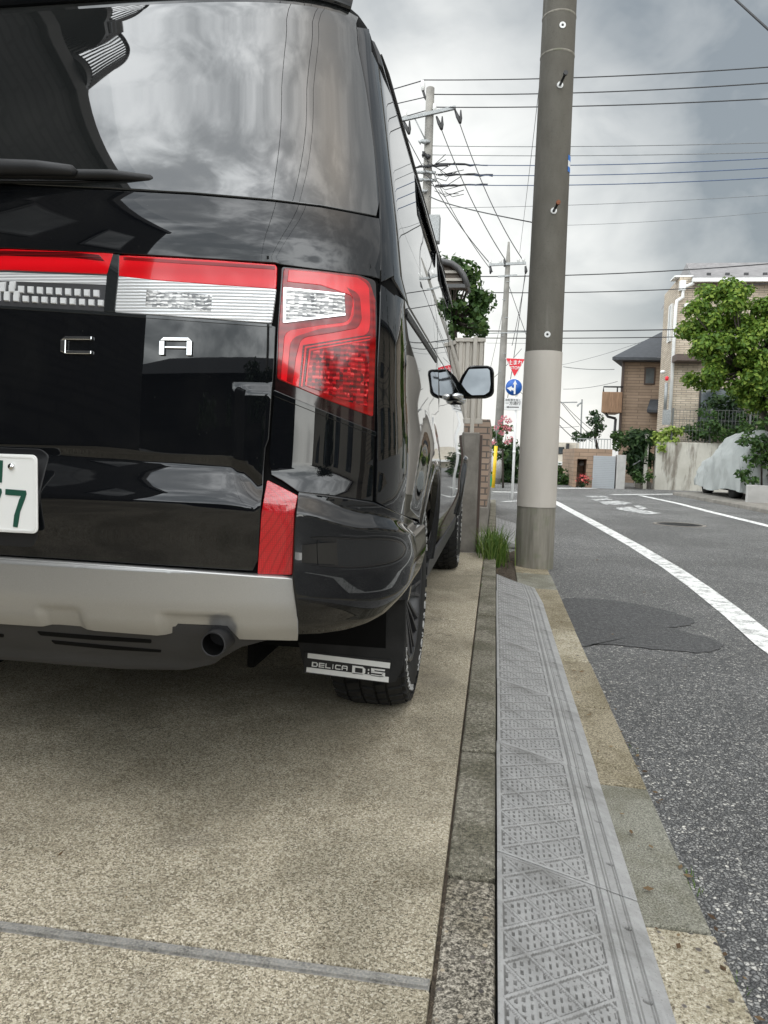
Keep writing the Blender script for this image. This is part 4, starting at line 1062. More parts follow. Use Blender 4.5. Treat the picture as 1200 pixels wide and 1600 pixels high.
# mirrors
def mirror(sx):
    pts = [(715, 622), (716, 601), (722, 586), (732, 573), (740, 571), (762, 571), (769, 574), (771.5, 581), (771.5, 612), (768, 618), (759, 621.5)]
    Y0 = 4.50; c = [PX(x, y, Y0) for x, y in fillet([(*p, 3) for p in pts], 3)]
    def mx(v): return Vector((2*XC-v.x, v.y, v.z)) if sx else v
    c = [mx(v) for v in c]; ce = sum(c, Vector())/len(c); n = len(c); m = MB(); rings = []
    for k, (sc_, dy) in enumerate(((.93, -.002), (1.0, .004), (1.03, .03), (.97, .08), (.80, .12), (.4, .14))): rings += [ce+(v-ce)*sc_+Vector((0, dy, 0)) for v in c]
    m.add(rings, [(r*n+i, r*n+(i+1) % n, (r+1)*n+(i+1) % n, (r+1)*n+i) for r in range(5) for i in range(n)], smooth=True)
    m.add(rings[-n:], [tuple(range(n))], smooth=True)
    m.add(rings[:n], [tuple(range(n))])
    m.bar(mx(PX(722, 608, 4.55)), mx(PX(706, 612, 4.60)), .07, .06); h = m.build('side_mirror', 'black_paint', van)
    g = [(721, 600), (726, 589), (733, 576.5), (762, 575.5), (765, 578), (766.5, 600), (764.5, 612), (757, 617), (737, 617.5), (730, 612)]
    m = MB(); m.prism([mx(PX(x, y, Y0-.020))+Vector((0, (606-y)*.00030, 0)) for x, y in fillet([(*p, 2) for p in g], 2)], (0, .003, 0)); mg = m.build('mirror_glass', 'mirror_glass', h)
for sx in (0, 1): mirror(sx)
# wheels
def wheel_meshes():
    R_, Wd = .358, .235
    m = MB(); prof = [(.215, -Wd+.02), (.25, -Wd+.005), (.30, -Wd), (.335, -Wd+.010), (.349, -Wd+.03), (.351, -Wd/2), (.349, -.03), (.335, -.008), (.30, .0), (.25, -.006), (.222, -.016), (.215, -.025)]
    m.lathe(prof, (0, 0, 0), 'X', 72)
    N_ = 44
    for k in range(N_):
        a = 2*PI*k/N_
        for row, (x0, x1, ph, sk) in enumerate(((-Wd+.012, -Wd+.052, 0, 0), (-Wd+.060, -Wd+.098, .5, .25), (-Wd+.106, -Wd+.140, 0, -.25), (-Wd+.148, -.060, .5, .25), (-.052, -.012, 0, 0))):
            w = .31*2*PI/N_*(1.18 if row in (0, 4) else 1.25); aa = a+ph*2*PI/N_; vs = []
            for r in (.345, R_+(.0025 if row not in (0, 4) else .0)):
                sh = (r > .35)*.92+(r < .35)*1.
                for (x, da) in ((x0, -w*sh+sk*.05), (x1, -w*sh-sk*.05), (x1, w*sh-sk*.05), (x0, w*sh+sk*.05)):
                    rr = r-(.010 if (row == 4 and x == x1 or row == 0 and x == x0) and r > .35 else 0)
                    vs.append((x, rr*math.cos(aa+da), rr*math.sin(aa+da)))
            m.add(vs, [(4, 5, 6, 7), (0, 1, 5, 4), (1, 2, 6, 5), (2, 3, 7, 6), (3, 0, 4, 7)])
        # shoulder lugs on the sidewall
        vs = [(x, r*math.cos(a+d), r*math.sin(a+d)) for x, r in ((-.001, .342), (.003, .322)) for d in (-.045, .045)]
        vs += [(x-.02, y, z) for x, y, z in vs]; m.add(vs, [(0, 1, 3, 2), (0, 4, 5, 1), (2, 3, 7, 6), (0, 2, 6, 4), (1, 5, 7, 3)])
    tyre = m
    m = MB()     # raised white marks on the sidewall
    for a0 in (10, 100, 190, 280):
        for k in range(9):
            a = math.radians(a0+k*7.0); w = math.radians(rnd.uniform(1.2, 2.6)); r0, r1 = (.292, .309)
            for (ra, rb, wa) in ((r0, r1, w*.12), (r1-.0025, r1, w), (r0, r0+.0025, w if k % 2 else w*.4)):
                vs = [(.0035, r*math.cos(a+d), r*math.sin(a+d)) for r in (ra, rb) for d in (-wa, wa)]; vs += [(-.004, y, z) for x, y, z in vs]
                m.add(vs, [(0, 1, 3, 2), (0, 4, 5, 1), (2, 3, 7, 6), (0, 2, 6, 4), (1, 5, 7, 3)])
    marks = m
    m = MB(); m.lathe([(.222, -.016), (.219, -.008), (.212, -.010), (.203, -.03), (.198, -.12), (.19, -.2)], (0, 0, 0), 'X', 60)
    for k in range(10):
        a = 2*PI*k/10; ra = Vector((0, math.cos(a), math.sin(a))); tb = Vector((0, -math.sin(a), math.cos(a)))
        for sgn in (-1, 1):
            p0 = ra*.045+tb*sgn*.008+Vector((-.045, 0, 0)); p1 = ra*.13+tb*sgn*.014+Vector((-.030, 0, 0)); p2 = ra*.205+tb*sgn*.026+Vector((-.018, 0, 0))
            for u, v in ((p0, p1), (p1, p2)): m.bar(u, v, .012, .016, up=(1, 0, 0))
        m.prism([ra*.05+tb*.014+Vector((-.05, 0, 0)), ra*.205+tb*.03+Vector((-.026, 0, 0)), ra*.205-tb*.03+Vector((-.026, 0, 0)), ra*.05-tb*.014+Vector((-.05, 0, 0))], (-.012, 0, 0))
    m.lathe([(0, -.030), (.03, -.030), (.034, -.036), (.06, -.045), (.06, -.08)], (0, 0, 0), 'X', 30)
    m.lathe([(.0, -.13), (.15, -.13), (.15, -.15)], (0, 0, 0), 'X', 30)
    return tyre, marks, m
ty, mk, rm = wheel_meshes(); first = None
for yc in (2.38, 5.24):
    for sx in (0, 1):
        if first is None:
            w0 = bpy.data.objects.new('wheel', None); COL.objects.link(w0); w0.parent = van
            first = (w0, ty.build('tyre', 'black_rubber', w0), mk.build('white_sidewall_marks', 'tyre_letter', w0), rm.build('rim', 'rim_black', w0, bevel=.002)); w = w0
        else:
            w = w0.copy(); COL.objects.link(w); w.parent = van
            for c_ in first[1:]: q = c_.copy(); COL.objects.link(q); q.parent = w
        w.location = ((XC+.873) if not sx else (XC-.873), yc, .356); w.rotation_euler = (rnd.random()*2, 0, PI if sx else 0)
# mud flaps
YF = 1.985
fl = fillet([(462, 990, 2), (480, 960), (560, 940), (634, 925), (633, 1000), (628, 1048, 8), (617, 1067, 4), (606, 1067.5), (477, 1052, 4)], 0)
def flap(sx):
    def mx(v): return Vector((2*XC-v.x, v.y, v.z)) if sx else v
    m = MB(); m.prism([mx(PX(x, y, YF)) for x, y in fl], (0, .008, 0)); f_ = m.build('mud_flap', 'black_rubber', van, bevel=.002)
    m = MB(); m.prism([mx(PX(x, y, YF-.003)) for x, y in [(477, 1018), (610, 1031.5), (607.5, 1068), (474, 1051)]], (0, .0028, 0)); m.build('badge_plate', 'black_plastic', f_)
    for q in ([(481, 1020.5), (610, 1036), (609, 1044.5), (480.5, 1028)], [(479, 1042.5), (607.5, 1058), (607, 1066.5), (478.5, 1050)]):
        m = MB(); m.prism([mx(PX(x, y, YF-.0045)) for x, y in q], (0, .0014, 0)); m.build('stripe', 'sticker_white', f_)
    # lettering: each glyph as strokes in a unit box, mapped between the stripes
    U = {'D': [[(0, 0), (.22, 0), (.22, 1), (0, 1)], [(.22, 0), (.8, 0), (.78, .2), (.22, .2)], [(.22, .8), (.78, .8), (.8, 1), (.22, 1)], [(.78, .0), (1, .25), (1, .75), (.78, 1), (.78, .8), (.80, .65), (.80, .35), (.78, .2)]],
         'E': E1, 'L': L1, 'I': [[(.35, 0), (.62, 0), (.62, 1), (.35, 1)]], 'C': C1, 'A': A1,
         ':': [[(.3, .12), (.7, .12), (.7, .38), (.3, .38)], [(.3, .62), (.7, .62), (.7, .88), (.3, .88)]],
         '5': [[(0, 0), (.85, 0), (.85, .2), (0, .2)], [(.78, .1), (1, .1), (1, .6), (.78, .6)], [(0, .42), (.85, .42), (.85, .62), (0, .62)], [(0, .55), (.24, .55), (.24, 1), (0, 1)], [(.2, .8), (.98, .8), (.98, 1), (.2, 1)]]}
    def glyph(ch, x0, x1, zt, zb):
        m = MB(); slope = .118
        for sg_ in U[ch]:
            q = []
            for u, v in sg_:
                x = x0+(x1-x0)*u; q.append(PX(x-(1-v)*.6, zb+(zt-zb)*v+(x-x0)*slope, YF-.0045))
            m.prism(q if not sx else [v-Vector((2*(PX(540, 1040, YF).x-XC), 0, 0)) for v in q], (0, .0014, 0))
        m.build('letter', 'sticker_white', f_)
    x = 487.5
    for ch, w in zip('DELICA', (9.2, 8.6, 8.2, 3.6, 8.6, 9)):
        y = 1034.2+(x-487.5)*.118; glyph(ch, x, x+w, y, y+7.2); x += w+1.7
    glyph('D', 550.5, 571, 1040, 1052.5); glyph(':', 573.5, 578.5, 1044, 1054); glyph('5', 580, 602, 1044, 1056)
flap(0); flap(1)

#@@STREET
# ================================================================== near utility pole
pole = thing('utility_pole', 'thick concrete utility pole with a pale wrap, standing by the kerb ramps', 'utility pole')
PXc, PYc = .345, 6.15; pole.location = (PXc, PYc, -.12)
zw0, zw1 = PX(840, 793, PYc-.15).z, PX(852, 547, PYc-.15).z
def pr_(z): return .158-(z+.1)*.0068
def pole_seg(z0, z1, dr, name, mat, n=24, capt=False):
    m = MB(); zs = np.linspace(z0, z1, n); m.lathe([(pr_(z)+dr, z+.12) for z in zs], (0, 0, 0), 'Z', 56)
    return m.build(name, mat, pole, fix=False)
pole_seg(-.12, zw0+.01, 0, 'base_section', 'pole_base_concrete', 6)
pole_seg(zw0, zw1, .004, 'anti_poster_wrap', 'pole_wrap', 30)
m = MB(); m.lathe([(pr_(zw0)-.01, zw0+.12), (pr_(zw0)+.004, zw0+.12)], (0, 0, 0), 'Z', 56); m.lathe([(pr_(zw1)-.01, zw1+.12), (pr_(zw1)+.004, zw1+.12)], (0, 0, 0), 'Z', 56); m.build('wrap_edge', 'pole_wrap', pole)
pole_seg(zw1-.01, 9.5, 0, 'shaft', 'pole_concrete', 20)
def onpole(px, py):
    p = PX(px, py, PYc-.13); return p
for i, (px, py, rod) in enumerate(((879, 39, 0), (875, 133, 1), (865, 330, 1), (855, 523, 0))):
    p = onpole(px, py); R_ = pr_(p.z); dx = p.x-PXc; dy = -math.sqrt(max(.0001, R_**2-dx**2)); q = Vector((dx, dy, p.z+.12)); nrm = Vector((dx, dy, 0)).normalized()
    m = MB()
    def ring(r0, r1, h0, h1, mi):
        vs = []; k = 20; u = Vector((-nrm.y, nrm.x, 0)); w = Vector((0, 0, 1))
        for r, h in ((r0, h0), (r0, h1), (r1, h1), (r1, h0)):
            vs += [q+nrm*h+(u*math.cos(2*PI*j/k)+w*math.sin(2*PI*j/k))*r for j in range(k)]
        m.add(vs, [(a*k+j, a*k+(j+1) % k, (a+1)*k+(j+1) % k, (a+1)*k+j) for a in range(3) for j in range(k)], mi)
    ring(.010, .024, -.004, .005, 0); ring(.0, .0105, -.004, .001, 1)
    if rod: m.tube([q, q+nrm*.09+Vector((0, 0, .005)), q+nrm*.15+Vector((0, 0, .012))], .010, 10, 1); m.tube([q+nrm*.145+Vector((0, 0, .012)), q+nrm*.165+Vector((0, 0, .013))], .017, 12, 2 if i == 2 else 1)
    m.build('step_bolt', ['insulator_white', 'insulator_black', 'rust'], pole)
zt1 = onpole(892, 237).z; zt2 = onpole(892, 263).z
m = MB(); vs = []; k = 10
for z, mi in ((zt1, 0), (zt1-(zt1-zt2)*.33, 0), (zt1-(zt1-zt2)*.7, 0), (zt2, 0)):
    for j in range(k+1):
        a = math.radians(-34+32*j/k); r = pr_(z)+.003; vs.append((r*math.cos(a), r*math.sin(a), z+.12))
for rrow in range(3):
    m.add([vs[(rrow)*(k+1)+j] for j in range(k+1)]+[vs[(rrow+1)*(k+1)+j] for j in range(k+1)], [(j, j+1, k+2+j, k+1+j) for j in range(k)], 1 if rrow == 1 else 0)
m.build('number_tag', ['blue_tag', 'sign_white'], pole, fix=False)
for py in (12, 74): 
    p = onpole(878, py); m = MB(); m.lathe([(pr_(p.z)+.0005, p.z+.10), (pr_(p.z)+.003, p.z+.105), (pr_(p.z)+.003, p.z+.112), (pr_(p.z)+.0005, p.z+.117)], (0, 0, 0), 'Z', 48); m.build('shaft_seam', 'pole_base_concrete', pole)

# ================================================================== walls and fences on the left
w = thing('concrete_wall', 'weathered low concrete wall end beside the front of the black van', 'wall')
x0, x1 = PX(716, 770, 6.3).x, -.142
m = MB(); m.box((-4, 6.3, -.05), (x1, 6.46, 1.0)); b_ = m.build('wall_body', 'old_concrete', w, bevel=.012)
for o in bpy.data.objects: pass
m = MB(); m.box((x1+.001, 6.34, -.02), (x1+.022, 6.44, .98)); m.build('drain_channel', 'brown_trim', w)
fn = thing('panel_fence', 'beige corrugated metal fence panel above the concrete wall', 'fence')
Yf = 6.62; za, zb = PX(740, 528, Yf).z, PX(740, 662, Yf).z; xr = PX(757, 560, Yf).x
m = MB(); vs = []; x = -3.0; k = 0; prof = []
while x < xr-.01:
    for dx_, dy_ in ((0, 0), (.030, 0), (.038, .014), (.052, .014), (.060, 0)): prof.append((min(x+dx_, xr-.005), Yf+dy_))
    x += .060
vs = [(a, b, zb+.02) for a, b in prof]+[(a, b, za-.03) for a, b in prof]; n = len(prof)
m.add(vs, [(i, i+1, n+i+1, n+i) for i in range(n-1)]); m.build('corrugated_sheet', 'cream_fence', fn)
m = MB(); m.box((-3, Yf-.012, za-.035), (xr+.005, Yf+.02, za)); m.box((-3, Yf-.012, zb), (xr+.005, Yf+.02, zb+.045)); m.build('rail', 'cream_fence', fn, bevel=.003)
for px_ in (738,):
    xx = PX(px_+4, 560, Yf).x; m = MB(); m.box((xx-.017, Yf-.03, .96), (xx+.017, Yf-.013, za+.01)); m.build('post', 'cream_fence', fn, bevel=.003)
xx = PX(700, 560, Yf).x; m = MB(); m.box((xx-.02, Yf-.03, .95), (xx+.02, Yf-.013, za+.01)); m.build('post', 'cream_fence', fn, bevel=.003)
bw = thing('brick_wall', 'low tan brick garden wall behind the concrete wall end, left of the grass', 'wall')
xb = PX(763.5, 720, 8.0).x; m = MB(); m.box((-1.2, 8.0, .25), (xb, 12.6, 1.19)); m.build('brickwork', 'garden_brick', bw)
m = MB(); m.box((-1.21, 7.97, -.05), (xb+.012, 12.62, .25)); m.build('footing', 'old_concrete', bw, bevel=.01)
cp = thing('carport_canopy', 'grey curved edge of a carport roof showing above the van', 'canopy')
pts = [(640, 404), (690, 408), (706, 412), (716, 419), (724, 430), (731, 449)]
Yc = 8.6; A_ = [PX(x, y, Yc) for x, y in pts]
m = MB(); m.tube(A_, .035, 8); m.tube([p+Vector((0, .3, 0)) for p in A_], .03, 8); m.build('canopy_frame', 'canopy_grey', cp)
m = MB(); n = len(A_); m.prism([p+Vector((0, .05, -.02)) for p in A_]+[PX(640, 446, Yc)+Vector((0, .05, 0))], (0, .02, 0)); m.build('gable_panel', 'roof_sheet_brown', cp)
m = MB(); m.add([p+Vector((0, 0, .0)) for p in A_]+[p+Vector((0, .3, .0)) for p in A_], [(i, i+1, n+i+1, n+i) for i in range(n-1)], smooth=True); m.build('roof_sheet', 'canopy_grey', cp)
for y_ in (424, 436): m = MB(); m.bar(PX(640, y_, Yc)+Vector((0, .03, 0)), PX(716+(y_-424)*.8, y_, Yc)+Vector((0, .03, 0)), .02, .03); m.build('cross_bar', 'cream_fence', cp)
m = MB(); m.bar(PX(640, 447, Yc), PX(730, 447, Yc), .05, .04); m.build('front_beam', 'canopy_grey', cp)
m = MB(); m.box((-1.3, 9.4, -.1), (-1.24, 9.46, A_[0].z)); m.build('post', 'canopy_grey', cp)

# ================================================================== foliage helpers
def leaves(m, c, r, n, size, rng, mi=0, hollow=.55, flat_=.0, droop=.3, squash=(1, 1, 1), long=1.6, clip=None):
    c = Vector(c)
    for _ in range(n):
        d = Vector((rng.gauss(0, 1), rng.gauss(0, 1), rng.gauss(0, 1))).normalized(); q = hollow+(1-hollow)*rng.random()
        p = c+Vector((d.x*r[0], d.y*r[1], d.z*r[2]))*q
        nm = (d+Vector((rng.gauss(0, .6), rng.gauss(0, .6), rng.gauss(0, .6)+.5))).normalized(); u = nm.orthogonal().normalized(); u = Matrix.Rotation(rng.random()*6.28, 3, nm)@u; u.z -= droop; u.normalize(); w_ = nm.cross(u).normalized()
        s = size*rng.uniform(.6, 1.25); a = u*s*long/2; b = w_*s/2; f = nm*s*.12
        m.add([p-a, p+b*.9-a*.1+f, p+a, p-b*.9-a*.1+f], [(0, 1, 2), (0, 2, 3)], mi)
def tree(name, label, cat, base, trunk_pts, clumps, mat, size, dens, rng, branches=(), tr=.06, group=None, hollow=.4, long=1.6, extra=None):
    t_ = thing(name, label, cat, group); t_.location = base; B_ = Vector(base)
    m = MB()
    if trunk_pts:
        m.tube([Vector(p)-B_ for p in trunk_pts], [tr*(1-.5*i/len(trunk_pts)) for i in range(len(trunk_pts))], 9)
        for br in branches: m.tube([Vector(p)-B_ for p in br], [tr*.5*(1-.6*i/len(br)) for i in range(len(br))], 7)
        top = Vector(trunk_pts[-1])
        for c, r in clumps[::2]: m.tube([top-B_, (top+Vector(c))/2-B_+Vector((0, 0, -.05)), Vector(c)-B_], [tr*.35, tr*.22, tr*.08], 5)
        m.build('trunk', 'bark', t_)
    m = MB()
    for c, r in clumps: leaves(m, Vector(c)-B_, r, int(dens*(r[0]*r[2]+r[0]*r[1])*2), size, rng, hollow=hollow, long=long)
    m.build('crown', mat, t_, fix=False)
    if extra: extra(t_, B_)
    return t_
def clump_cloud(box_px, Y, n, r, rng, dy=.5, shape=None):
    out = []
    while len(out) < n:
        x = rng.uniform(box_px[0], box_px[2]); y = rng.uniform(box_px[1], box_px[3])
        if shape and not shape(x, y): continue
        out.append((PX(x, y, Y+rng.uniform(-dy, dy)), (r*rng.uniform(.7, 1.2), r*rng.uniform(.7, 1.2), r*rng.uniform(.5, .9))))
    return out
rg_ = random.Random(5)
# big bright tree on the right
def in_poly(P_):
    def f(x, y):
        c = False; j = len(P_)-1
        for i in range(len(P_)):
            xi, yi = P_[i]; xj, yj = P_[j]
            if (yi > y) != (yj > y) and x < (xj-xi)*(y-yi)/(yj-yi)+xi: c = not c
            j = i
        return c
    return f
sh = in_poly([(1075, 530), (1058, 515), (1070, 490), (1085, 465), (1100, 450), (1130, 448), (1165, 452), (1190, 465), (1260, 480), (1300, 560), (1290, 640), (1240, 650), (1200, 640), (1160, 625), (1130, 600), (1085, 600), (1068, 590), (1100, 570), (1080, 555)])
cl_ = clump_cloud((1055, 445, 1300, 650), 17.3, 135, .29, rg_, .6, sh)
tree('maple_tree', 'broad tree with bright yellow-green leaves in front of the pale brick house', 'tree', (7.2, 17.6, -.02), [PX(1212, 690, 17.4), PX(1195, 650, 17.4), PX(1180, 610, 17.4), PX(1165, 580, 17.4)], cl_, 'leaf_bright', .080, 860, rg_,
     branches=[[PX(1180, 610, 17.4), PX(1150, 575, 17.4), PX(1140, 555, 17.4)], [PX(1195, 640, 17.4), PX(1150, 595, 17.4), PX(1110, 590, 17.3)], [PX(1190, 630, 17.4), PX(1225, 560, 17.4), PX(1240, 520, 17.4)]], tr=.09, hollow=.3, long=1.3)
cl_ = clump_cloud((1160, 645, 1260, 752), 16.8, 34, .17, rg_, .15)
tree('climbing_shrub', 'leafy green shrub hanging over the rear of the covered car', 'shrub', (6.6, 16.9, .2), [PX(1190, 760, 16.9), PX(1190, 700, 16.9)], cl_, 'leaf_mid', .075, 420, rg_, tr=.02)
cl_ = clump_cloud((1178, 745, 1230, 765), 16.6, 6, .12, rg_, .1)
tree('potted_plant', 'small green plant growing in the grey planter at the right edge', 'plant', (5.9, 16.6, .3), None, cl_, 'leaf_mid', .06, 600, rg_)
m = MB(); xa = PX(1168, 770, 16.3).x; zt_ = PX(1168, 758, 16.3).z
m.box((xa, 16.3, -.05), (9.5, 16.42, zt_)); m.prism([(xa+.02, 16.42, -.05), (xa+.14, 16.42, -.05), (xa+.5, 17.2, -.05), (xa+.38, 17.2, -.05)], (0, 0, zt_+.048)); m.box((xa+.38, 17.2, -.05), (9.5, 17.3, zt_-.003))
o = m.build('planter_wall', 'block_grey', None, bevel=.01); tag(o, 'low grey planter wall at the right edge, in front of the covered car', 'planter')
# ================================================================== covered car
cc_ = thing('covered_car', 'car under a pale grey-green fabric cover, parked by the stained wall', 'car')
cc_.location = (5.6, 18.6, -.02)
rc = random.Random(3)
secs = []   # along Y from near (17.3) to far (21), width ~1.75
def cov_top(u): # u 0 (near, rear) .. 1 far
    return 1.0
m = MB(); nu, nv = 46, 40; XL, XR = 5.3, 6.8
outl = [(1084, 765), (1081, 745), (1086, 726), (1094, 712), (1108, 700), (1128, 689), (1150, 683), (1172, 680)]
# box-like cover: cross-section across X (superellipse), length along Y
vs = []
for i in range(nu+1):
    u = i/nu; y = 17.0+3.75*u
    hgt = 1.36*(.90+.10*smst(u, -.02, .12))*(1-.40*smst(u, .50, .80))*(1-.18*smst(u, .8, 1)); endk = (1-abs(2*u-1)**(40 if u < .5 else 18))
    half = .76*(1-abs(2*u-1)**6*.12)
    for j in range(nv+1):
        a = PI*j/nv; cx_ = math.copysign(abs(math.cos(a))**.50, math.cos(a)); sz = abs(math.sin(a))**.72
        z = sz*hgt*endk; x = 6.0-cx_*half*(1-.24*smst(z, .62, 1.5))
        fold = .040*math.sin(u*46+2.2*math.sin(z*3)+x*2)*(1-.6*sz)+.02*math.sin(u*17+z*6+x*3)+.016*math.sin(z*13-u*25)+.012*math.sin(u*83+z*9)
        x += math.copysign(fold, -cx_)*1.2*(abs(cx_) > .2); z = max(z+fold*.35*sz, 0)+.17+.05*math.sin(u*9)*(1-sz)
        vs.append((x-5.6, y-18.6, z))
m.add(vs, [(i*(nv+1)+j, i*(nv+1)+j+1, (i+1)*(nv+1)+j+1, (i+1)*(nv+1)+j) for i in range(nu) for j in range(nv)], smooth=True)
cov = m.build('fabric_cover', 'car_cover', cc_, fix=False)
tx = bpy.data.textures.new('wr', 'CLOUDS'); tx.noise_scale = .24
dm = cov.modifiers.new('d', 'DISPLACE'); dm.texture = tx; dm.strength = .15; dm.texture_coords = 'LOCAL'
for (x, y) in ((5.46, 17.85), (6.7, 17.85), (5.46, 20.1), (6.7, 20.1)):
    m = MB(); m.lathe([(0, -.1), (.19, -.1), (.30, -.09), (.30, .09), (.19, .1), (0, .1)], (x-5.6, y-18.6, .30), 'X', 30); w_ = m.build('wheel', 'black_rubber', cc_)
m = MB(); m.box((5.42-5.6, 17.2-18.6, .16), (6.7-5.6, 20.5-18.6, .35)); m.build('underbody', 'black_gap', cc_)

# ================================================================== retaining wall, house on the right
rw = thing('retaining_wall', 'whitewashed concrete retaining wall with dark stains behind the covered car', 'wall')
Yw = 23.3; xl = PX(1024, 730, Yw).x; ztl = PX(1024, 690, Yw).z
m = MB(); m.box((xl, Yw, -.12), (16, Yw+.3, ztl)); m.build('wall_body', 'whitewashed_concrete', rw, bevel=.02)
m = MB(); m.box((PX(1008, 700, Yw+.1).x, Yw+.12, -.12), (PX(1014, 700, Yw+.1).x, Yw+1.6, PX(1010, 678, Yw).z)); m.build('gate_post', 'whitewashed_concrete', rw, bevel=.01)
m = MB()
for k in range(5): m.box((PX(1012, 700, Yw).x, Yw+.4+.3*k, -.12), (xl, Yw+.7+.3*k, .1+.2*k))
m.build('step', 'old_concrete', rw)
m = MB(); m.tube([PX(988, 727, Yw+.1), PX(1005, 717, Yw+.2), PX(1012, 712, Yw+.6)], .025, 6); m.build('handrail', 'galvanised', rw)
mf = thing('mesh_fence', 'thin wire mesh fence standing on the stained retaining wall', 'fence')
zf = PX(1080, 640, Yw).z
m = MB()
for k in range(0, 56): x = PX(1050, 690, Yw).x+.10*k; m.bar((x, Yw+.1, ztl), (x, Yw+.1, zf), .008)
for z in np.linspace(ztl+.05, zf, 4): m.bar((PX(1050, 690, Yw).x, Yw+.1, z), (12, Yw+.1, z), .01)
m.build('mesh_panel', 'dark_galvanised', mf)
for k in range(6): m = MB(); x = PX(1050, 690, Yw).x+1.1*k; m.bar((x, Yw+.1, ztl), (x, Yw+.1, zf+.04), .05); m.build('post', 'dark_galvanised', mf)
H1 = thing('brick_house', 'tall pale brick house with white downpipe and grey roof on the right', 'house')
Yh = 24.6
xc1 = PX(1052, 600, Yh).x; zc = PX(1056, 434, Yh).z; xfar = 18.
# side wall recedes to the left: far corner
xf_ = PX(1038, 470, Yh+2.6).x
m = MB()
zt0 = PX(1056, 433, Yh).z
base = [(xc1, Yh), (xfar, Yh), (xfar, Yh+9), (xf_+2.6, Yh+9), (xf_, Yh+2.6)]
m.add([(x, y, 0) for x, y in base]+[(x, y, zt0) for x, y in base], [(i, (i+1) % 5, (i+1) % 5+5, i+5) for i in range(5)]+[tuple(range(5, 10))])
m.build('wall', 'pale_brick', H1)
m = MB(); m.box((PX(1055, 400, Yh).x+.02, Yh-.02, zt0+.002), (PX(1085, 400, Yh).x, Yh+.6, zt0+.05)); m.build('parapet_cap', 'white_trim', H1)
er = PX(1082, 437, Yh-.15); rr_ = PX(1073, 411, Yh+1.6)
xe0 = PX(1083, 436, Yh-.35).x
m = MB(); ridge_z = PX(1075, 411, Yh+2.0).z; ez = PX(1083, 435, Yh-.35).z; xrg = PX(1072, 411, Yh+2).x
m.add([(xe0, Yh-.35, ez), (xfar, Yh-.35, ez), (xfar, Yh+2.0, ridge_z), (xrg, Yh+2.0, ridge_z), (xe0, Yh-.35, ez-.06), (xfar, Yh-.35, ez-.06), (xfar, Yh+2, ridge_z-.06), (xrg, Yh+2.0, ridge_z-.06)], [(0, 1, 2, 3), (4, 7, 6, 5), (0, 4, 5, 1), (0, 3, 7, 4)]); m.build('roof', 'grey_roof', H1)
m = MB(); m.box((xe0-.03, Yh-.47, ez-.12), (xfar, Yh-.36, ez-.01)); m.build('gutter', 'white_trim', H1)
m = MB(); m.add([(xe0, Yh-.3, ez-.1), (xe0+.02, Yh+4.3, ez-.1), (xrg, Yh+2.0, ridge_z-.05)], [(0, 1, 2)]); m.build('gable', 'grey_roof', H1)
m = MB()
for k in range(14): x = xe0+.5+.55*k; m.box((x, Yh+.05, ez+.16), (x+.12, Yh+.12, ez+.26))
m.build('snow_guard', 'dark_metal', H1)
m = MB(); m.tube([PX(1084, 437, Yh-.3), PX(1083, 443, Yh-.3), PX(1068, 449, Yh-.12), PX(1067, 464, Yh-.12), PX(1058, 470, Yh-.1), PX(1056, 480, Yh-.08), PX(1046, 660, Yh-.08)], .055, 8); m.box(tuple(PX(1063.5, 438, Yh-.2)), tuple(PX(1069, 455, Yh-.02))); m.build('downpipe', 'white_trim', H1)
m = MB(); m.box((PX(1047, 580, Yh).x, Yh-.09, PX(1047, 534, Yh).z-.02), (PX(1050, 580, Yh).x, Yh-.02, PX(1047, 534, Yh).z+.02)); 
def wframe(parent, x0, y0, x1, y1, Y, mat='window_glass', fmat='white_trim', t_=.05, bars=0):
    a = PX(x0, y1, Y); b = PX(x1, y0, Y); m = MB(); m.box((a.x-t_, Y-.05, a.z-t_), (b.x+t_, Y-.003, b.z+t_)); fr = m.build('window', fmat, parent, bevel=.005)
    m = MB(); m.box((a.x, Y-.056, a.z), (b.x, Y-.052, b.z)); m.build('pane', mat, fr)
    if bars:
        m = MB()
        for k in range(1, bars): z = a.z+(b.z-a.z)*k/bars; m.bar((a.x, Y-.065, z), (b.x, Y-.065, z), .02)
        m.build('window_bars', 'dark_metal', fr)
wframe(H1, 1118, 505, 1150, 540, Yh); wframe(H1, 1092, 610, 1160, 665, Yh, fmat='dark_metal')
# side face windows (on the receding wall)
def sidewin(parent, u0, u1, z0, z1, t=.04):
    A0 = Vector((xc1, Yh, 0)); B0 = Vector((xf_, Yh+2.6, 0)); d = B0-A0; nrm = Vector((-d.y, d.x, 0)).normalized(); nrm = nrm if nrm.x < 0 else -nrm
    p = lambda u, z, o: A0+d*u+Vector((0, 0, z))+nrm*o
    m = MB(); m.add([p(u, z, o) for o in (-.02, .06) for u, z in ((u0, z0), (u1, z0), (u1, z1), (u0, z1))], [(4, 5, 6, 7), (0, 1, 5, 4), (1, 2, 6, 5), (2, 3, 7, 6), (3, 0, 4, 7)]); w_ = m.build('window', 'white_trim', parent)
    m = MB(); m.add([p(u, z, .064) for u, z in ((u0+.06, z0+t), (u1-.06, z0+t), (u1-.06, z1-t), (u0+.06, z1-t))], [(0, 1, 2, 3)]); m.build('pane', 'window_glass', w_)
sidewin(H1, .30, .50, PX(1048, 527, Yh).z, PX(1048, 466, Yh).z)
m = MB(); m.box((PX(1068, 500, Yh).x-.3, Yh-.75, PX(1090, 568, Yh).z), (PX(1110, 500, Yh).x, Yh-.0, PX(1090, 558, Yh).z)); m.build('porch_canopy', 'brown_trim', H1)
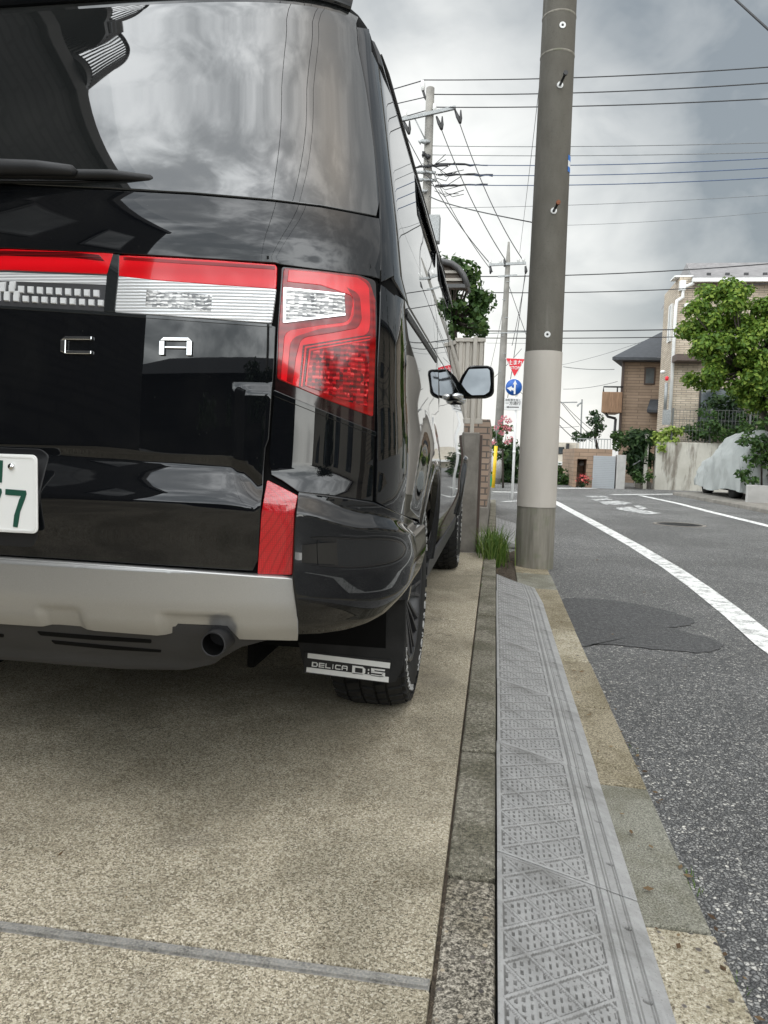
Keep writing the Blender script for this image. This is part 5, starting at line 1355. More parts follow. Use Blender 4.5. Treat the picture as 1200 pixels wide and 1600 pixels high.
m = MB(); p = PX(1036, 581, Yh+.3); m.lathe([(0, -.06), (.07, -.05), (.09, 0), (.07, .04), (0, .05)], p, 'Z', 14); p = PX(1073, 478, Yh-.05); m.lathe([(0, -.08), (.08, -.05), (.09, 0), (.07, .06), (0, .08)], p, 'Y', 14); m.build('vent_cover', 'white_trim', H1)
m = MB(); p = PX(1042, 592, Yh-.05); m.lathe([(0, -.06), (.05, -.05), (.06, .05), (0, .09)], p, 'Z', 12); m.build('alarm_light', 'sign_red', H1)
m = MB(); m.tube([PX(1041.5, 598, Yh-.05), PX(1039, 640, Yh-.05)], .05, 6); m.box(tuple(PX(1037, 640, Yh-.15)), tuple(PX(1046, 664, Yh-.02))); m.build('meter_box', 'galvanised', H1)
# ================================================================== brown house
H2 = thing('brown_house', 'brown sided house with dark hipped roof and wooden balcony, left of the pale brick house', 'house')
Yb_ = 29.
def Q(x, y, Y=Yb_): return PX(x, y, Y)
m = MB(); bx0 = Q(972, 600).x; bx1 = Q(1040, 600).x; ztb = Q(972, 562).z
m.prism([(bx0, Yb_, -.1), (bx1+1.5, Yb_, -.1), (bx1+4, Yb_+7, -.1), (bx0+2.6, Yb_+7, -.1)], (0, 0, ztb+.1)); m.build('wall', 'brown_siding', H2)
xE = Q(951, 583).x; zE = Q(951, 583).z
m = MB(); e0 = Q(951, 584, Yb_-.6); e1 = Vector((bx1+2.0, Yb_-.6, Q(1027, 562, Yb_-.6).z+.0)); e0z = Q(955, 560, Yb_-.6).z
ap = Q(1062, 508, Yb_+3)
ez2 = Q(975, 558, Yb_-.6).z; xl2 = Q(957, 555, Yb_-.6).x
m.add([(xl2, Yb_-.6, ez2), (bx1+2, Yb_-.6, ez2), (bx1+2, Yb_+3, ap.z+.1), (ap.x, Yb_+3, ap.z+.1), (xl2+2.6, Yb_+7.6, ez2)], [(0, 1, 2, 3), (0, 3, 4)])
m.add([(xl2, Yb_-.6, ez2-.1), (bx1+2, Yb_-.6, ez2-.1), (bx1+2, Yb_+7.6, ez2-.1), (xl2+2.6, Yb_+7.6, ez2-.1), (xl2, Yb_-.6, ez2-.002), (bx1+2, Yb_-.6, ez2-.002), (xl2+2.6, Yb_+7.6, ez2-.002)], [(0, 1, 2, 3), (0, 4, 5, 1), (0, 3, 6, 4)]); m.build('roof', 'dark_roof', H2, fix=False)
m = MB()
for k in range(5): p = Q(985+k*10, 551-k*.6, Yb_+.4); m.box((p.x-.04, p.y, p.z-.02), (p.x+.04, p.y+.05, p.z+.10))
m.build('snow_guard', 'dark_metal', H2)
wframe(H2, 1008, 576, 1022, 599, Yb_, 'window_glass', 'brown_trim')
m = MB(); m.bar(Q(974.5, 562, Yb_-.06), Q(968, 680, Yb_-.06), .09); m.build('downpipe', 'brown_trim', H2)
m = MB(); a = Q(941, 612, Yb_-.3); b = Q(967, 645, Yb_-.3); m.prism([(a.x, Yb_-.3, b.z), (bx0-.003, Yb_-.3, b.z), (bx0-.003, Yb_+1.2, b.z), (a.x+.35, Yb_+1.2, b.z)], (0, 0, a.z-b.z)); m.build('balcony', 'balcony_wood', H2, bevel=.02)
m = MB(); hz = Q(941, 604, Yb_-.3).z; m.tube([(a.x+.05, Yb_-.25, a.z), (a.x+.05, Yb_-.25, hz), (bx0, Yb_-.25, hz)], .03, 6); m.tube([(a.x+.55, Yb_-.25, a.z), (a.x+.55, Yb_-.25, hz)], .025, 6); m.build('balcony_rail', 'dark_metal', H2)
m = MB(); m.tube([Q(946, 646, Yb_-.1), Q(950, 651, Yb_-.1), Q(962, 654, Yb_-.1)], .05, 6); m.tube([Q(962, 654, Yb_-.1), Q(959, 690, Yb_-.1)], .05, 6); m.build('drain_pipe', 'dark_metal', H2)
m = MB(); a = Q(1010, 640, Yb_-.7); b = Q(1030, 624, Yb_); m.add([(a.x, Yb_-.8, a.z), (b.x+.6, Yb_-.8, a.z), (b.x+.6, Yb_, b.z), (a.x+.25, Yb_, b.z), (a.x, Yb_-.8, a.z-.1), (b.x+.6, Yb_-.8, a.z-.1), (b.x+.6, Yb_, a.z-.1), (a.x+.25, Yb_, a.z-.1)], [(0, 1, 2, 3), (4, 7, 6, 5), (0, 4, 5, 1), (0, 3, 7, 4)]); m.build('porch_roof', 'dark_roof', H2)
# garage in front
G1 = thing('garage', 'low brown tiled garage with grey shutter at the far junction', 'garage')
Yg = 23.0; gx0 = PX(897, 720, Yg).x; gx1 = PX(956, 720, Yg).x; gz = PX(920, 701, Yg).z; 
m = MB(); xo0, xo1 = PX(901, 740, Yg).x, PX(916, 740, Yg).x; zo = PX(905, 717, Yg).z
m.box((gx0, Yg, zo), (gx1, Yg+4, gz)); m.box((gx0, Yg, -.12), (xo0, Yg+4, zo)); m.box((xo1, Yg, -.12), (gx1, Yg+4, zo)); m.box((xo0, Yg+.9, -.12), (xo1, Yg+1.0, zo)); m.build('wall', 'brown_tile', G1)
m = MB(); a = PX(925, 762, Yg-.05); b = PX(962, 713, Yg-.05); m.box((a.x, Yg-.07, -.1), (b.x, Yg-.003, b.z)); sh_ = m.build('shutter', 'shutter_grey', G1)
m = MB()
for k in range(1, 18): z = -.1+(b.z+.1)*k/18; m.box((a.x+.02, Yg-.074, z-.004), (b.x-.02, Yg-.0705, z+.004))
m.build('shutter_slat', 'galvanised', sh_)
m = MB(); m.box((PX(963, 740, Yg-.1).x, Yg-.12, -.12), (PX(977, 740, Yg-.1).x, Yg+.2, PX(970, 711, Yg).z)); m.build('gate_pillar', 'block_grey', G1, bevel=.01)
m = MB(); p = PX(909, 724, Yg+.8); m.lathe([(0, -.08), (.09, -.05), (.1, 0), (.06, .06), (0, .08)], p, 'Z', 14); m.build('porch_lamp', 'insulator_white', G1)
m = MB()
for k in range(12): x = PX(903, 700, Yg).x+.09*k; m.bar((x, Yg+.3, gz), (x, Yg+.3, gz+.3), .015)
m.bar((PX(903, 700, Yg).x, Yg+.3, gz+.3), (PX(903, 700, Yg).x+1.0, Yg+.3, gz+.3), .03); m.build('roof_railing', 'galvanised', G1)
# far pale building with a dark hanging sign
H3 = thing('apartment_building', 'distant cream building with vertical dark sign beyond the concrete pole', 'building')
Y3 = 40.; a = PX(862, 762, Y3); b = PX(899, 692, Y3); m = MB(); m.box((a.x-1, Y3, -.5), (b.x+.2, Y3+6, b.z)); m.build('wall', 'cream_wall', H3)
a = PX(883, 720, Y3); b = PX(889, 693, Y3); m = MB(); m.box((a.x, Y3-.3, a.z), (b.x, Y3-.05, b.z)); m.build('hanging_sign', 'sign_black', H3)
wframe(H3, 873, 700, 880, 708, Y3, fmat='dark_metal'); wframe(H3, 891, 706, 896, 716, Y3, fmat='dark_metal'); 
m = MB(); a = PX(862, 726, Y3-.5); b = PX(899, 722, Y3-.5); m.box((a.x-1, Y3-1, a.z), (b.x+.2, Y3, b.z)); m.build('canopy', 'white_trim', H3)

# shrubs and garden plants on the right
rg2 = random.Random(17)
tree('hydrangea_bush', 'lime green flowering bush on top of the retaining wall corner', 'bush', PX(1040, 692, 23.5), None, clump_cloud((1022, 668, 1062, 690), 23.5, 12, .20, rg2, .15)+[(PX(1033, 700, 23.2), (.16, .14, .2)), (PX(1027, 683, 23.3), (.2, .2, .18))], 'leaf_lime', .10, 380, rg2, hollow=.3, long=1.2)
tree('garden_shrub', 'loose green shrub behind the wire mesh fence, beside the lime bush', 'shrub', PX(1085, 692, 23.9), None, clump_cloud((1068, 655, 1100, 688), 23.9, 9, .25, rg2, .15), 'leaf_mid', .08, 260, rg2, hollow=.2)
tree('dark_shrub', 'dark leafy shrub behind the fence under the bright tree', 'shrub', PX(1130, 692, 24.0), None, clump_cloud((1100, 610, 1230, 685), 24.0, 34, .34, rg2, .12), 'leaf_dark', .10, 200, rg2, hollow=.2)
tree('flowering_shrub', 'mixed green shrub spilling over the top of the stained wall under the big tree', 'shrub', PX(1150, 690, 23.1), None, clump_cloud((1090, 645, 1240, 692), 23.15, 26, .22, rg2, .12), 'leaf_mid', .08, 300, rg2, hollow=.2)
tree('weeping_shrub', 'dark drooping shrub left of the steps and retaining wall', 'shrub', PX(1000, 762, 23.6), None, clump_cloud((984, 672, 1020, 735), 23.7, 20, .28, rg2, .2, in_poly([(1020, 668), (1022, 700), (1003, 745), (982, 745), (980, 700), (995, 675)])), 'leaf_dark', .09, 330, rg2, hollow=.3, long=3.0)
tree('low_shrub', 'low rounded green shrub at the foot of the steps', 'shrub', PX(1003, 762, 23.0), None, clump_cloud((992, 740, 1020, 752), 23.0, 8, .17, rg2, .1), 'leaf_mid', .07, 450, rg2, hollow=.3)
tree('green_shrub', 'bright green upright shrub beside the garage roof', 'shrub', PX(968, 712, 24.2), None, clump_cloud((958, 676, 978, 706), 24.2, 9, .2, rg2, .15), 'leaf_mid', .08, 420, rg2, hollow=.3)
tree('topiary_pine', 'cloud-pruned pine with round tufts standing on the garage roof', 'tree', PX(930, 702, 23.6), [PX(934, 702, 23.6), PX(930, 685, 23.6), PX(932, 660, 23.6)],
     [(PX(930, 656, 23.6), (.30, .3, .26)), (PX(938, 668, 23.6), (.2, .2, .14)), (PX(928, 645, 23.6), (.16, .15, .10)), (PX(905, 684, 23.6), (.26, .25, .15)), (PX(918, 680, 23.6), (.2, .2, .14)), (PX(900, 677, 23.6), (.12, .12, .07)), (PX(930, 678, 23.6), (.2, .2, .14))], 'leaf_dark', .07, 700, rg2, tr=.05, hollow=.3)
tree('flower_pot_plant', 'small plant with red flowers in front of the garage entrance', 'plant', PX(912, 762, 22.7), None, clump_cloud((904, 748, 920, 758), 22.7, 5, .12, rg2, .08), 'leaf_dark', .06, 700, rg2)
m = MB(); leaves(m, PX(912, 748, 22.6), (.26, .12, .16), 70, .06, rg2, long=1.1)
o = m.build('red_flowers', 'petal_red', None, fix=False); o.parent = [x for x in bpy.data.objects if x.name == 'flower_pot_plant'][0]; o.matrix_parent_inverse = Matrix.Translation(-Vector(o.parent.location)); o.name = 'flowers'
tree('roadside_hedge', 'dark green hedge beyond the pole, left of the garage', 'hedge', PX(878, 762, 24.5), None, clump_cloud((866, 730, 896, 760), 24.6, 12, .25, rg2, .2), 'leaf_mid', .09, 300, rg2, hollow=.3)
# left background: dark hedge, pink shrub, tree behind fence
tree('dark_hedge', 'tall dark hedge behind the stop sign post', 'hedge', PX(797, 765, 24.6), None, clump_cloud((778, 695, 822, 758), 24.6, 26, .34, rg2, .3), 'leaf_dark', .10, 300, rg2, hollow=.3)
def pinks(t_, B_):
    m = MB(); rr = random.Random(4)
    for x, y in ((781, 660), (788, 668), (795, 658), (792, 690), (797, 686), (776, 668), (784, 676), (770, 690), (795, 670), (787, 653)): leaves(m, PX(x, y, 20.)-B_, (.10, .1, .08), 36, .045, rr, long=1.1)
    m.build('flowers', 'petal_pink', t_, fix=False)
tree('crape_myrtle', 'shrub with pink blossoms left of the stop sign post', 'shrub', PX(786, 765, 20.6), [PX(786, 765, 20.6), PX(785, 700, 20.6)], clump_cloud((766, 662, 800, 715), 20.6, 16, .18, rg2, .2), 'leaf_mid', .07, 330, rg2, extra=pinks, hollow=.2, tr=.03)
tree('green_bush', 'green bush behind the end of the tan brick wall', 'bush', PX(764, 765, 21.5), None, clump_cloud((757, 690, 768, 755), 21.5, 9, .16, rg2, .15), 'leaf_mid', .07, 400, rg2)
sh = in_poly([(660, 400), (690, 405), (712, 400), (722, 393), (728, 415), (744, 430), (742, 445), (758, 450), (760, 470), (752, 500), (757, 520), (640, 530), (640, 400)])
tree('broadleaf_tree', 'dark green leafy tree behind the beige fence and carport canopy', 'tree', PX(715, 640, 10.8), [PX(712, 640, 10.8), PX(710, 560, 10.8), PX(708, 500, 10.8)], clump_cloud((640, 393, 762, 530), 10.9, 85, .17, rg2, .4, sh), 'leaf_mid', .075, 700, rg2, tr=.07, hollow=.2, long=1.2)
# grass tuft by the pole
m = MB(); rr = random.Random(8)
for k in range(520):
    x = rr.gauss(.015, .055); y = rr.uniform(5.75, 6.5); L_ = rr.uniform(.12, .32); a = rr.uniform(0, 6.28); ln_ = rr.uniform(.04, .2)
    b = Vector((x, y, -.07)); tp = b+Vector((math.cos(a)*ln_, math.sin(a)*ln_, L_)); md = b+Vector((math.cos(a)*ln_*.3, math.sin(a)*ln_*.3, L_*.65)); w_ = Vector((-math.sin(a), math.cos(a), 0))*.004
    m.add([b-w_, b+w_, md+w_*.8, md-w_*.8, tp], [(0, 1, 2, 3), (3, 2, 4)])
for (wx, wy, n_) in ((.462, 1.62, 26), (.463, 2.35, 10), (.46, 1.30, 8), (-.062, 3.1, 6), (-.06, 4.6, 14), (-.061, 5.3, 18)):
    for k in range(n_):
        x = wx+rr.gauss(0, .006); y = wy+rr.gauss(0, .03); L_ = rr.uniform(.006, .022); a = rr.uniform(0, 6.28); b = Vector((x, y, -.096 if wx > 0 else -.004)); tp = b+Vector((math.cos(a)*L_*.6, math.sin(a)*L_*.6, L_)); w_ = Vector((-math.sin(a), math.cos(a), 0))*.0012
        m.add([b-w_, b+w_, tp], [(0, 1, 2)])
o = m.build('grass_tuft', 'grass_blade', None, fix=False); tag(o, 'long green grass at the foot of the concrete pole and tiny weeds along the kerb joints', 'grass', kind='stuff')
m = MB(); rr = random.Random(9)
for k in range(150):
    z0_ = None
    c = rr.random()
    if c < .35: x, y, z = rr.uniform(-.05, .3), rr.uniform(5.2, 6.3), -.045
    elif c < .6: x, y, z = rr.uniform(.33, .40), rr.uniform(1, 5), -.086
    elif c < .8: x, y, z = .462+rr.gauss(0, .012), rr.uniform(1.0, 3), -.094
    else: x, y, z = rr.uniform(.5, 3), rr.uniform(2, 7), -.094
    s = rr.uniform(.004, .014); a = rr.random()*6.28; u = Vector((math.cos(a), math.sin(a), rr.uniform(-.2, .2)))*s; v = Vector((-math.sin(a), math.cos(a), rr.uniform(-.3, .3)))*s*.5
    p = Vector((x, y, z+.003)); m.add([p-u, p+v, p+u, p-v], [(0, 1, 2, 3)])
for k in range(60):
    x, y = rr.uniform(-1.6, -.1), rr.uniform(1.0, 2.6); s = rr.uniform(.0015, .004); a = rr.random()*6.28; u = Vector((math.cos(a), math.sin(a), 0))*s*rr.choice((1, 1, 3)); v = Vector((-math.sin(a), math.cos(a), .3))*s*.5; p = Vector((x, y, .002))
    m.add([p-u, p+v, p+u, p-v], [(0, 1, 2, 3)])
o = m.build('leaf_litter', 'dead_leaf', None, fix=False); tag(o, 'scattered dry leaf scraps along the gutter and pole foot', 'leaf litter', kind='stuff')

# ================================================================== traffic sign
ts = thing('traffic_sign', 'red triangular stop sign over a round blue arrow sign on a white post', 'traffic sign')
bs = GZ(800, 782); Ys = bs.y; ts.location = (bs.x, Ys, -.1)
def T(px, py, dy=0): p = PX(px, py, Ys+dy); return Vector((p.x-bs.x, p.y-Ys, p.z+.1))
m = MB(); top_ = T(806, 556); m.tube([(0, 0, 0), (0, 0, 1.0), (0, .0, top_.z)], .027, 12); m.tube([(0, 0, .95), (0, 0, 1.0)], .031, 12); m.build('post', 'sign_white', ts)
tri = [T(789.5, 559, -.05), T(821, 560.5, -.05), T(804, 589.5, -.05)]
cen = sum(tri, Vector())/3
def grow(P_, k, dy): return [cen+(p-cen)*k+Vector((0, dy, 0)) for p in P_]
def rounded(P_, r):
    out = []; n = len(P_)
    for i in range(n):
        a = (P_[i-1]-P_[i]).normalized(); b = (P_[(i+1) % n]-P_[i]).normalized()
        for k in range(6): t = k/5; A = P_[i]+a*r; B = P_[i]+b*r; out.append((1-t)**2*A+2*t*(1-t)*P_[i]+t*t*B)
    return out
m = MB(); m.prism(rounded(tri, .02), (0, .01, 0)); tp_ = m.build('triangle_plate', 'sign_white', ts)
m = MB(); m.prism(rounded(grow(tri, .93, -.003), .02), (0, .0025, 0)); m.build('red_face', 'sign_red', tp_)
text_mesh('lettering', '止まれ', T(805, 567, -.058), .105, 'sign_white', tp_, bold=.0015, ext=.0008, sx=.92)
text_mesh('lettering', 'STOP', T(804.5, 575, -.058), .082, 'sign_white', tp_, bold=.0008, ext=.0008, sx=.95)
c = T(802.8, 605, -.05); r = .168
m = MB(); m.lathe([(0, 0), (r, 0), (r, .01), (0, .01)], c, 'Y', 40); dp = m.build('disc_plate', 'sign_white', ts)
m = MB(); m.lathe([(0, -.003), (r*.955, -.003), (r*.955, -.0005)], c, 'Y', 40); m.build('blue_face', 'sign_blue', dp)
def arw(pts): 
    m = MB(); m.prism([c+Vector((x*r, -.0065, z*r)) for x, z in pts], (0, .003, 0)); m.build('arrow', 'sign_white', dp)
arw([(.02, -.82), (.22, -.82), (.22, .35), (.37, .30), (.13, .85), (-.13, .30), (.02, .35)])
arw([(.02, -.30), (.0, -.1), (-.25, -.02), (-.22, .14), (-.80, -.13), (-.30, -.52), (-.28, -.32), (.0, -.42)])
a = T(788.5, 621.5, -.05); b = T(814.5, 641.5, -.05); m = MB(); m.box(tuple(a), (b.x, a.y+.01, b.z)); bp = m.build('text_plate', 'sign_white', ts, bevel=.006)
cx_ = (a.x+b.x)/2
text_mesh('lettering', '自転車を除く', Vector((cx_, a.y-.004, a.z-.045)), .052, 'sign_black', bp, ext=.0008)
text_mesh('lettering', '一方通行', Vector((cx_, a.y-.004, a.z-.110)), .076, 'sign_black', bp, bold=.0004, ext=.0008)
zz = b.z+.065; m = MB(); m.prism([(cx_-.13, a.y-.004, zz), (cx_-.085, a.y-.004, zz+.022), (cx_-.085, a.y-.004, zz+.008), (cx_+.12, a.y-.004, zz+.008), (cx_+.12, a.y-.004, zz-.008), (cx_-.085, a.y-.004, zz-.008), (cx_-.085, a.y-.004, zz-.022)], (0, .002, 0)); m.build('arrow', 'sign_black', bp)
# guy wire guard and green bag
gw = thing('guy_wire_guard', 'yellow plastic guard sleeve on the guy wire left of the stop sign', 'guy wire')
m = MB(); a = PX(770.5, 762, 19.3); b = PX(775, 697, 19.3); m.tube([a, b], .045, 10); m.build('sleeve', 'yellow_plastic', gw)
m = MB(); m.tube([b, PX(777, 660, 19.6)], .008, 5); m.build('guy_wire', 'wire_grey', gw)
m = MB(); p = PX(765, 745, 18.6); pts = [PX(762, 730, 18.6), PX(766, 736, 18.6), PX(769, 748, 18.6), PX(768, 760, 18.6), PX(762, 762, 18.6), PX(758, 745, 18.6)]; m.prism(pts, (0, .12, 0))
o = m.build('green_net', 'green_plastic', None, bevel=.03); tag(o, 'crumpled green net bundle beside the yellow guard, left of the hedge', 'net')

# ================================================================== distant utility poles and wires
def insul(m, p, mi=1, h=.22, r=.05): m.lathe([(0, 0), (r, .02), (r*.6, .06), (r, .10), (r*.6, .14), (r*.9, .18), (0, h)], p, 'Z', 8, mi)
U1 = thing('utility_pole', 'distant utility pole with a long crossarm rising behind the van roof', 'utility pole')
Y1 = 24.6; a = PX(672.5, 137, Y1); U1.location = (a.x, Y1, 0)
def L1_(px, py, dy=0): p = PX(px, py, Y1+dy); return Vector((p.x-a.x, p.y-Y1, p.z))
m = MB(); m.tube([(0, 0, -.1), (0, 0, a.z*.5), (0, 0, a.z-.02), (0, 0, a.z)], [.19, .16, .135, .11], 14); m.build('shaft', 'far_pole', U1)
m = MB(); m.bar(L1_(627, 187.5, -.16), L1_(712, 168, -.16), .10, .10); m.tube([L1_(648, 185, -.16), L1_(664, 217, -.14)], .02, 6); m.build('crossarm', 'galvanised', U1)
m = MB(); m.tube([L1_(660.5, 126), L1_(661, 134), L1_(661, 142)], [.055, .07, .05], 8, 0); m.tube([L1_(661, 142), L1_(664, 152), L1_(668, 158)], .04, 6, 1)
m.build('insulator', ['insulator_white', 'insulator_black'], U1)
for x, y in ((633, 178), (679, 168)): m = MB(); m.tube([L1_(x, y-6, -.16), L1_(x, y, -.16), L1_(x, y+6, -.16)], [.04, .065, .05], 8, 0); m.build('insulator', ['insulator_white', 'insulator_black'], U1)
for x, y in ((631, 189), (682, 182), (711, 172)):
    m = MB(); m.tube([L1_(x, y, -.16), L1_(x+4, y+10, -.2), L1_(x+8, y+20, -.3)], [.03, .06, .045], 7, 1); m.tube([L1_(x+9, y, -.16), L1_(x+9, y+12, -.2), L1_(x+8, y+20, -.3)], [.02, .05, .045], 7, 1); m.build('strain_insulator', ['insulator_white', 'insulator_black'], U1)
m = MB()
for k, (x0, y0, x1, y1, mi, w_) in enumerate([(644, 262, 700, 257, 1, .09), (680, 256, 762, 258, 1, .07), (684, 272, 770, 274, 1, .08), (680, 290, 762, 288, 1, .07), (655, 222, 672, 221, 0, .14), (660, 240, 672, 246, 1, .14), (650, 268, 680, 270, 0, .12), (652, 280, 682, 282, 0, .10), (650, 300, 668, 298, 0, .12)]):
    n_ = 9; pts = [L1_(x0+(x1-x0)*i/n_, y0+(y1-y0)*i/n_+rg2.uniform(-1.2, 1.2), -.2) for i in range(n_+1)]; m.tube(pts, [w_*rg2.uniform(.25, .6) for _ in pts], 6, mi)
for k in range(14):
    x = rg2.uniform(655, 700); y = rg2.uniform(245, 300); m.tube([L1_(x, y, -.2), L1_(x+rg2.uniform(8, 20), y+rg2.uniform(4, 14), -.25), L1_(x+rg2.uniform(20, 42), y+rg2.uniform(-8, 6), -.2)], .012, 4, 1)
m.build('cable_joints', ['galvanised', 'wire_black'], U1)
m = MB(); p = L1_(668, 338, -.1); q_ = L1_(676, 380, -.1); m.box((p.x+.05, p.y-.2, q_.z), (p.x+.42, p.y+.2, p.z)); m.build('transformer', 'galvanised', U1, bevel=.03)
U2 = thing('utility_pole', 'slim distant utility pole with tapered tip, rising behind the stop sign', 'utility pole')
Y2 = 23.4; a2 = PX(780, 640, Y2); xb2 = PX(775.5, 740, Y2).x; U2.location = (xb2, Y2, 0)
def L2_(px, py, dy=0): p = PX(px, py, Y2+dy); return Vector((p.x-xb2, p.y-Y2, p.z))
zt2_ = PX(794.5, 378, Y2).z; z3 = PX(793, 412, Y2).z; dxt = PX(794, 400, Y2).x-xb2
m = MB(); m.tube([(0, 0, -.1), (dxt*.5, 0, z3*.5), (dxt, 0, z3), (dxt, 0, zt2_)], [.15, .12, .075, .03], 12); m.build('shaft', 'far_pole', U2)
m = MB(); m.bar(L2_(764, 414, -.1), L2_(822, 411, -.1), .07, .07); m.bar(L2_(778, 432, -.1), L2_(808, 430, -.1), .05, .05); m.bar(L2_(762, 521, -.1), L2_(822, 519, -.1), .03, .03); m.build('crossarm', 'galvanised', U2)
for x, y in ((766, 408), (782, 407), (810, 405), (818, 405)): m = MB(); m.tube([L2_(x, y-5, -.1), L2_(x, y, -.1), L2_(x, y+5, -.1)], [.02, .05, .03], 7, 0); m.build('insulator', ['insulator_white', 'insulator_black'], U2)
for x, y in ((766, 416), (788, 405), (821, 416)): m = MB(); m.tube([L2_(x, y, -.1), L2_(x+1, y+8, -.1), L2_(x, y+12, -.1)], [.03, .05, .02], 6, 1); m.build('strain_insulator', ['insulator_white', 'insulator_black'], U2)
m = MB()
for k in range(8): y = 440+k*28; m.bar(L2_(791-k*1.3-(5 if k % 2 else 0), y, -.1), L2_(791-k*1.3+(0 if k % 2 else 6), y, -.1), .018, .018, 0)
m.build('climbing_steps', ['galvanised', 'insulator_black'], U2)
m = MB(); p = L2_(784, 705, -.16); q_ = L2_(790, 748, -.16); m.tube([(0, 0, p.z), (0, 0, q_.z)], .165, 14); m.build('pole_wrap', 'block_grey', U2)
AP = thing('antenna_mast', 'thin antenna mast with crossbar beyond the pine', 'antenna')
m = MB(); m.bar(PX(909.5, 624, 34), PX(907, 690, 34), .06); m.build('mast', 'galvanised', AP); m = MB(); m.bar(PX(876, 629, 34), PX(902, 628.5, 34), .05); m.tube([PX(909, 629, 34), PX(904, 632, 34), PX(902, 635, 34)], .04, 5); m.build('crossbar', 'galvanised', AP)
# wires: (x0,y0,Y0, x1,y1,Y1, sag, radius, material)
WI = [(660, 125, 24.6, 1290, 98, 22, .25, .022, 0), (677, 147.5, 24.6, 1290, 123, 22, .25, .022, 0), (681, 167.5, 24.5, 1290, 149, 22, .2, .022, 0),
      (672, 228, 24.6, 1290, 220, 22, .15, .014, 1), (672, 242, 24.6, 1290, 235, 22, .15, .014, 1), (690, 257, 24.6, 1290, 242, 22, .25, .018, 2), (700, 273, 24.6, 1290, 257, 22, .25, .018, 2), (690, 288.5, 24.6, 1290, 272, 22, .25, .018, 2),
      (668, 325, 24.6, 1290, 299, 24, .2, .010, 1), (885, 352, 30, 1290, 322, 28, .2, .010, 1),
      (671, 307, 24.6, 838, 346, 6.2+.0, .10, .0, 0),
      (636, 215, 24.5, 767, 413, 23.4, .5, .018, 0), (690, 203, 24.5, 789, 405, 23.4, .5, .018, 0), (718, 192, 24.5, 821, 412, 23.4, .7, .018, 0), (663, 240, 24.5, 770, 425, 23.4, .5, .014, 0),
      (660, 126, 24.6, 602, 143, 25.5, .0, .022, 0), (672, 150, 24.6, 598, 167, 25.5, .0, .02, 0), (679, 169, 24.5, 604, 190, 25.5, .0, .02, 0),
      (745, 432, 23.6, 1290, 404, 22.5, .25, .020, 0), (755, 457, 23.6, 1290, 436, 22.5, .25, .018, 0), (740, 517, 23.6, 1290, 508, 23, .12, .022, 0), (740, 528, 23.6, 1290, 520, 23, .12, .018, 0), (760, 536, 30, 1290, 533, 30, .1, .010, 1),
      (880, 573, 30, 960, 577, 30, .1, .016, 1), (880, 608, 30, 965, 596, 30, .15, .012, 1), (878, 570, 34, 1040, 520, 30, .2, .010, 1),
      (846, 105, 12, 812, 395, 23.4, .1, .007, 1), (1140, -9, 5, 1210, 55, 4.6, .0, .0085, 0),
      (793, 440, 23.4, 870, 640, 30, .3, .012, 0), (795, 440, 23.4, 760, 600, 30, .3, .010, 1), (822, 415, 23.4, 790, 640, 23.2, .5, .014, 0), (821, 430, 23.4, 800, 540, 23.3, .2, .012, 0), (800, 600, 23.4, 868, 650, 26, .2, .012, 1),
      (862, 640, 30, 925, 690, 33, .1, .02, 0), (870, 620, 30, 925, 684, 33, .1, .016, 0), (880, 630, 34, 925, 672, 34, .1, .016, 0), (866, 655, 30, 905, 692, 32, .1, .02, 0), (862, 668, 34, 905, 666, 34, .05, .012, 1), (760, 600, 24, 815, 545, 23, .1, .012, 1)]
WL = ['uppermost overhead wire running right from the tip of the crossarm pole', 'second overhead wire from the top, running right from the crossarm pole', 'third overhead wire from the top, level with the crossarm',
      'thin grey overhead wire, upper of the pair below the crossarm', 'thin grey overhead wire, lower of the pair below the crossarm', 'bluish overhead cable, top of the three below the grey pair', 'bluish overhead cable, middle of three', 'bluish overhead cable, lowest of three',
      'faint thin wire under the bluish cables', 'very faint wire low in the dark cloud right of the concrete pole', 'sagging service cable from the crossarm pole to the thick concrete pole',
      'sloping power line from the left end of the crossarm down to the slim pole', 'sloping power line from beside the pole top down to the slim pole', 'sloping power line from the right end of the crossarm down to the slim pole', 'lowest sloping line from the crossarm pole to the slim pole',
      'top wire leaving the crossarm pole to the left', 'middle wire leaving the crossarm pole to the left', 'lower wire leaving the crossarm pole to the left',
      'overhead cable crossing in front of the pale brick house roof', 'overhead cable crossing just under the pale brick house roof', 'thick overhead cable passing behind the brown house roof tip', 'overhead cable just below the thick one at the brown house', 'faint wire below the cables near the brown house roof',
      'short sagging wire ending at the brown house eave', 'wire ending at the brown house wall', 'faint wire rising to the right behind the concrete pole',
      'thin near-vertical wire just left of the concrete pole', 'heavy black cable cutting the top right corner', 'wire sloping right and down from the slim pole', 'wire sloping left and down from the slim pole', 'cable hanging down the right side of the slim pole', 'short loop cable beside the slim pole crossarm', 'wire from the slim pole towards the beige wrap of the thick pole',
      'lowest dark cable fanning out beyond the pine', 'dark cable above the lowest one beyond the pine', 'cable from the antenna crossbar towards the pine', 'lowest left cable beside the concrete pole edge', 'level wire behind the antenna mast', 'stay wire rising right beside the stop sign']
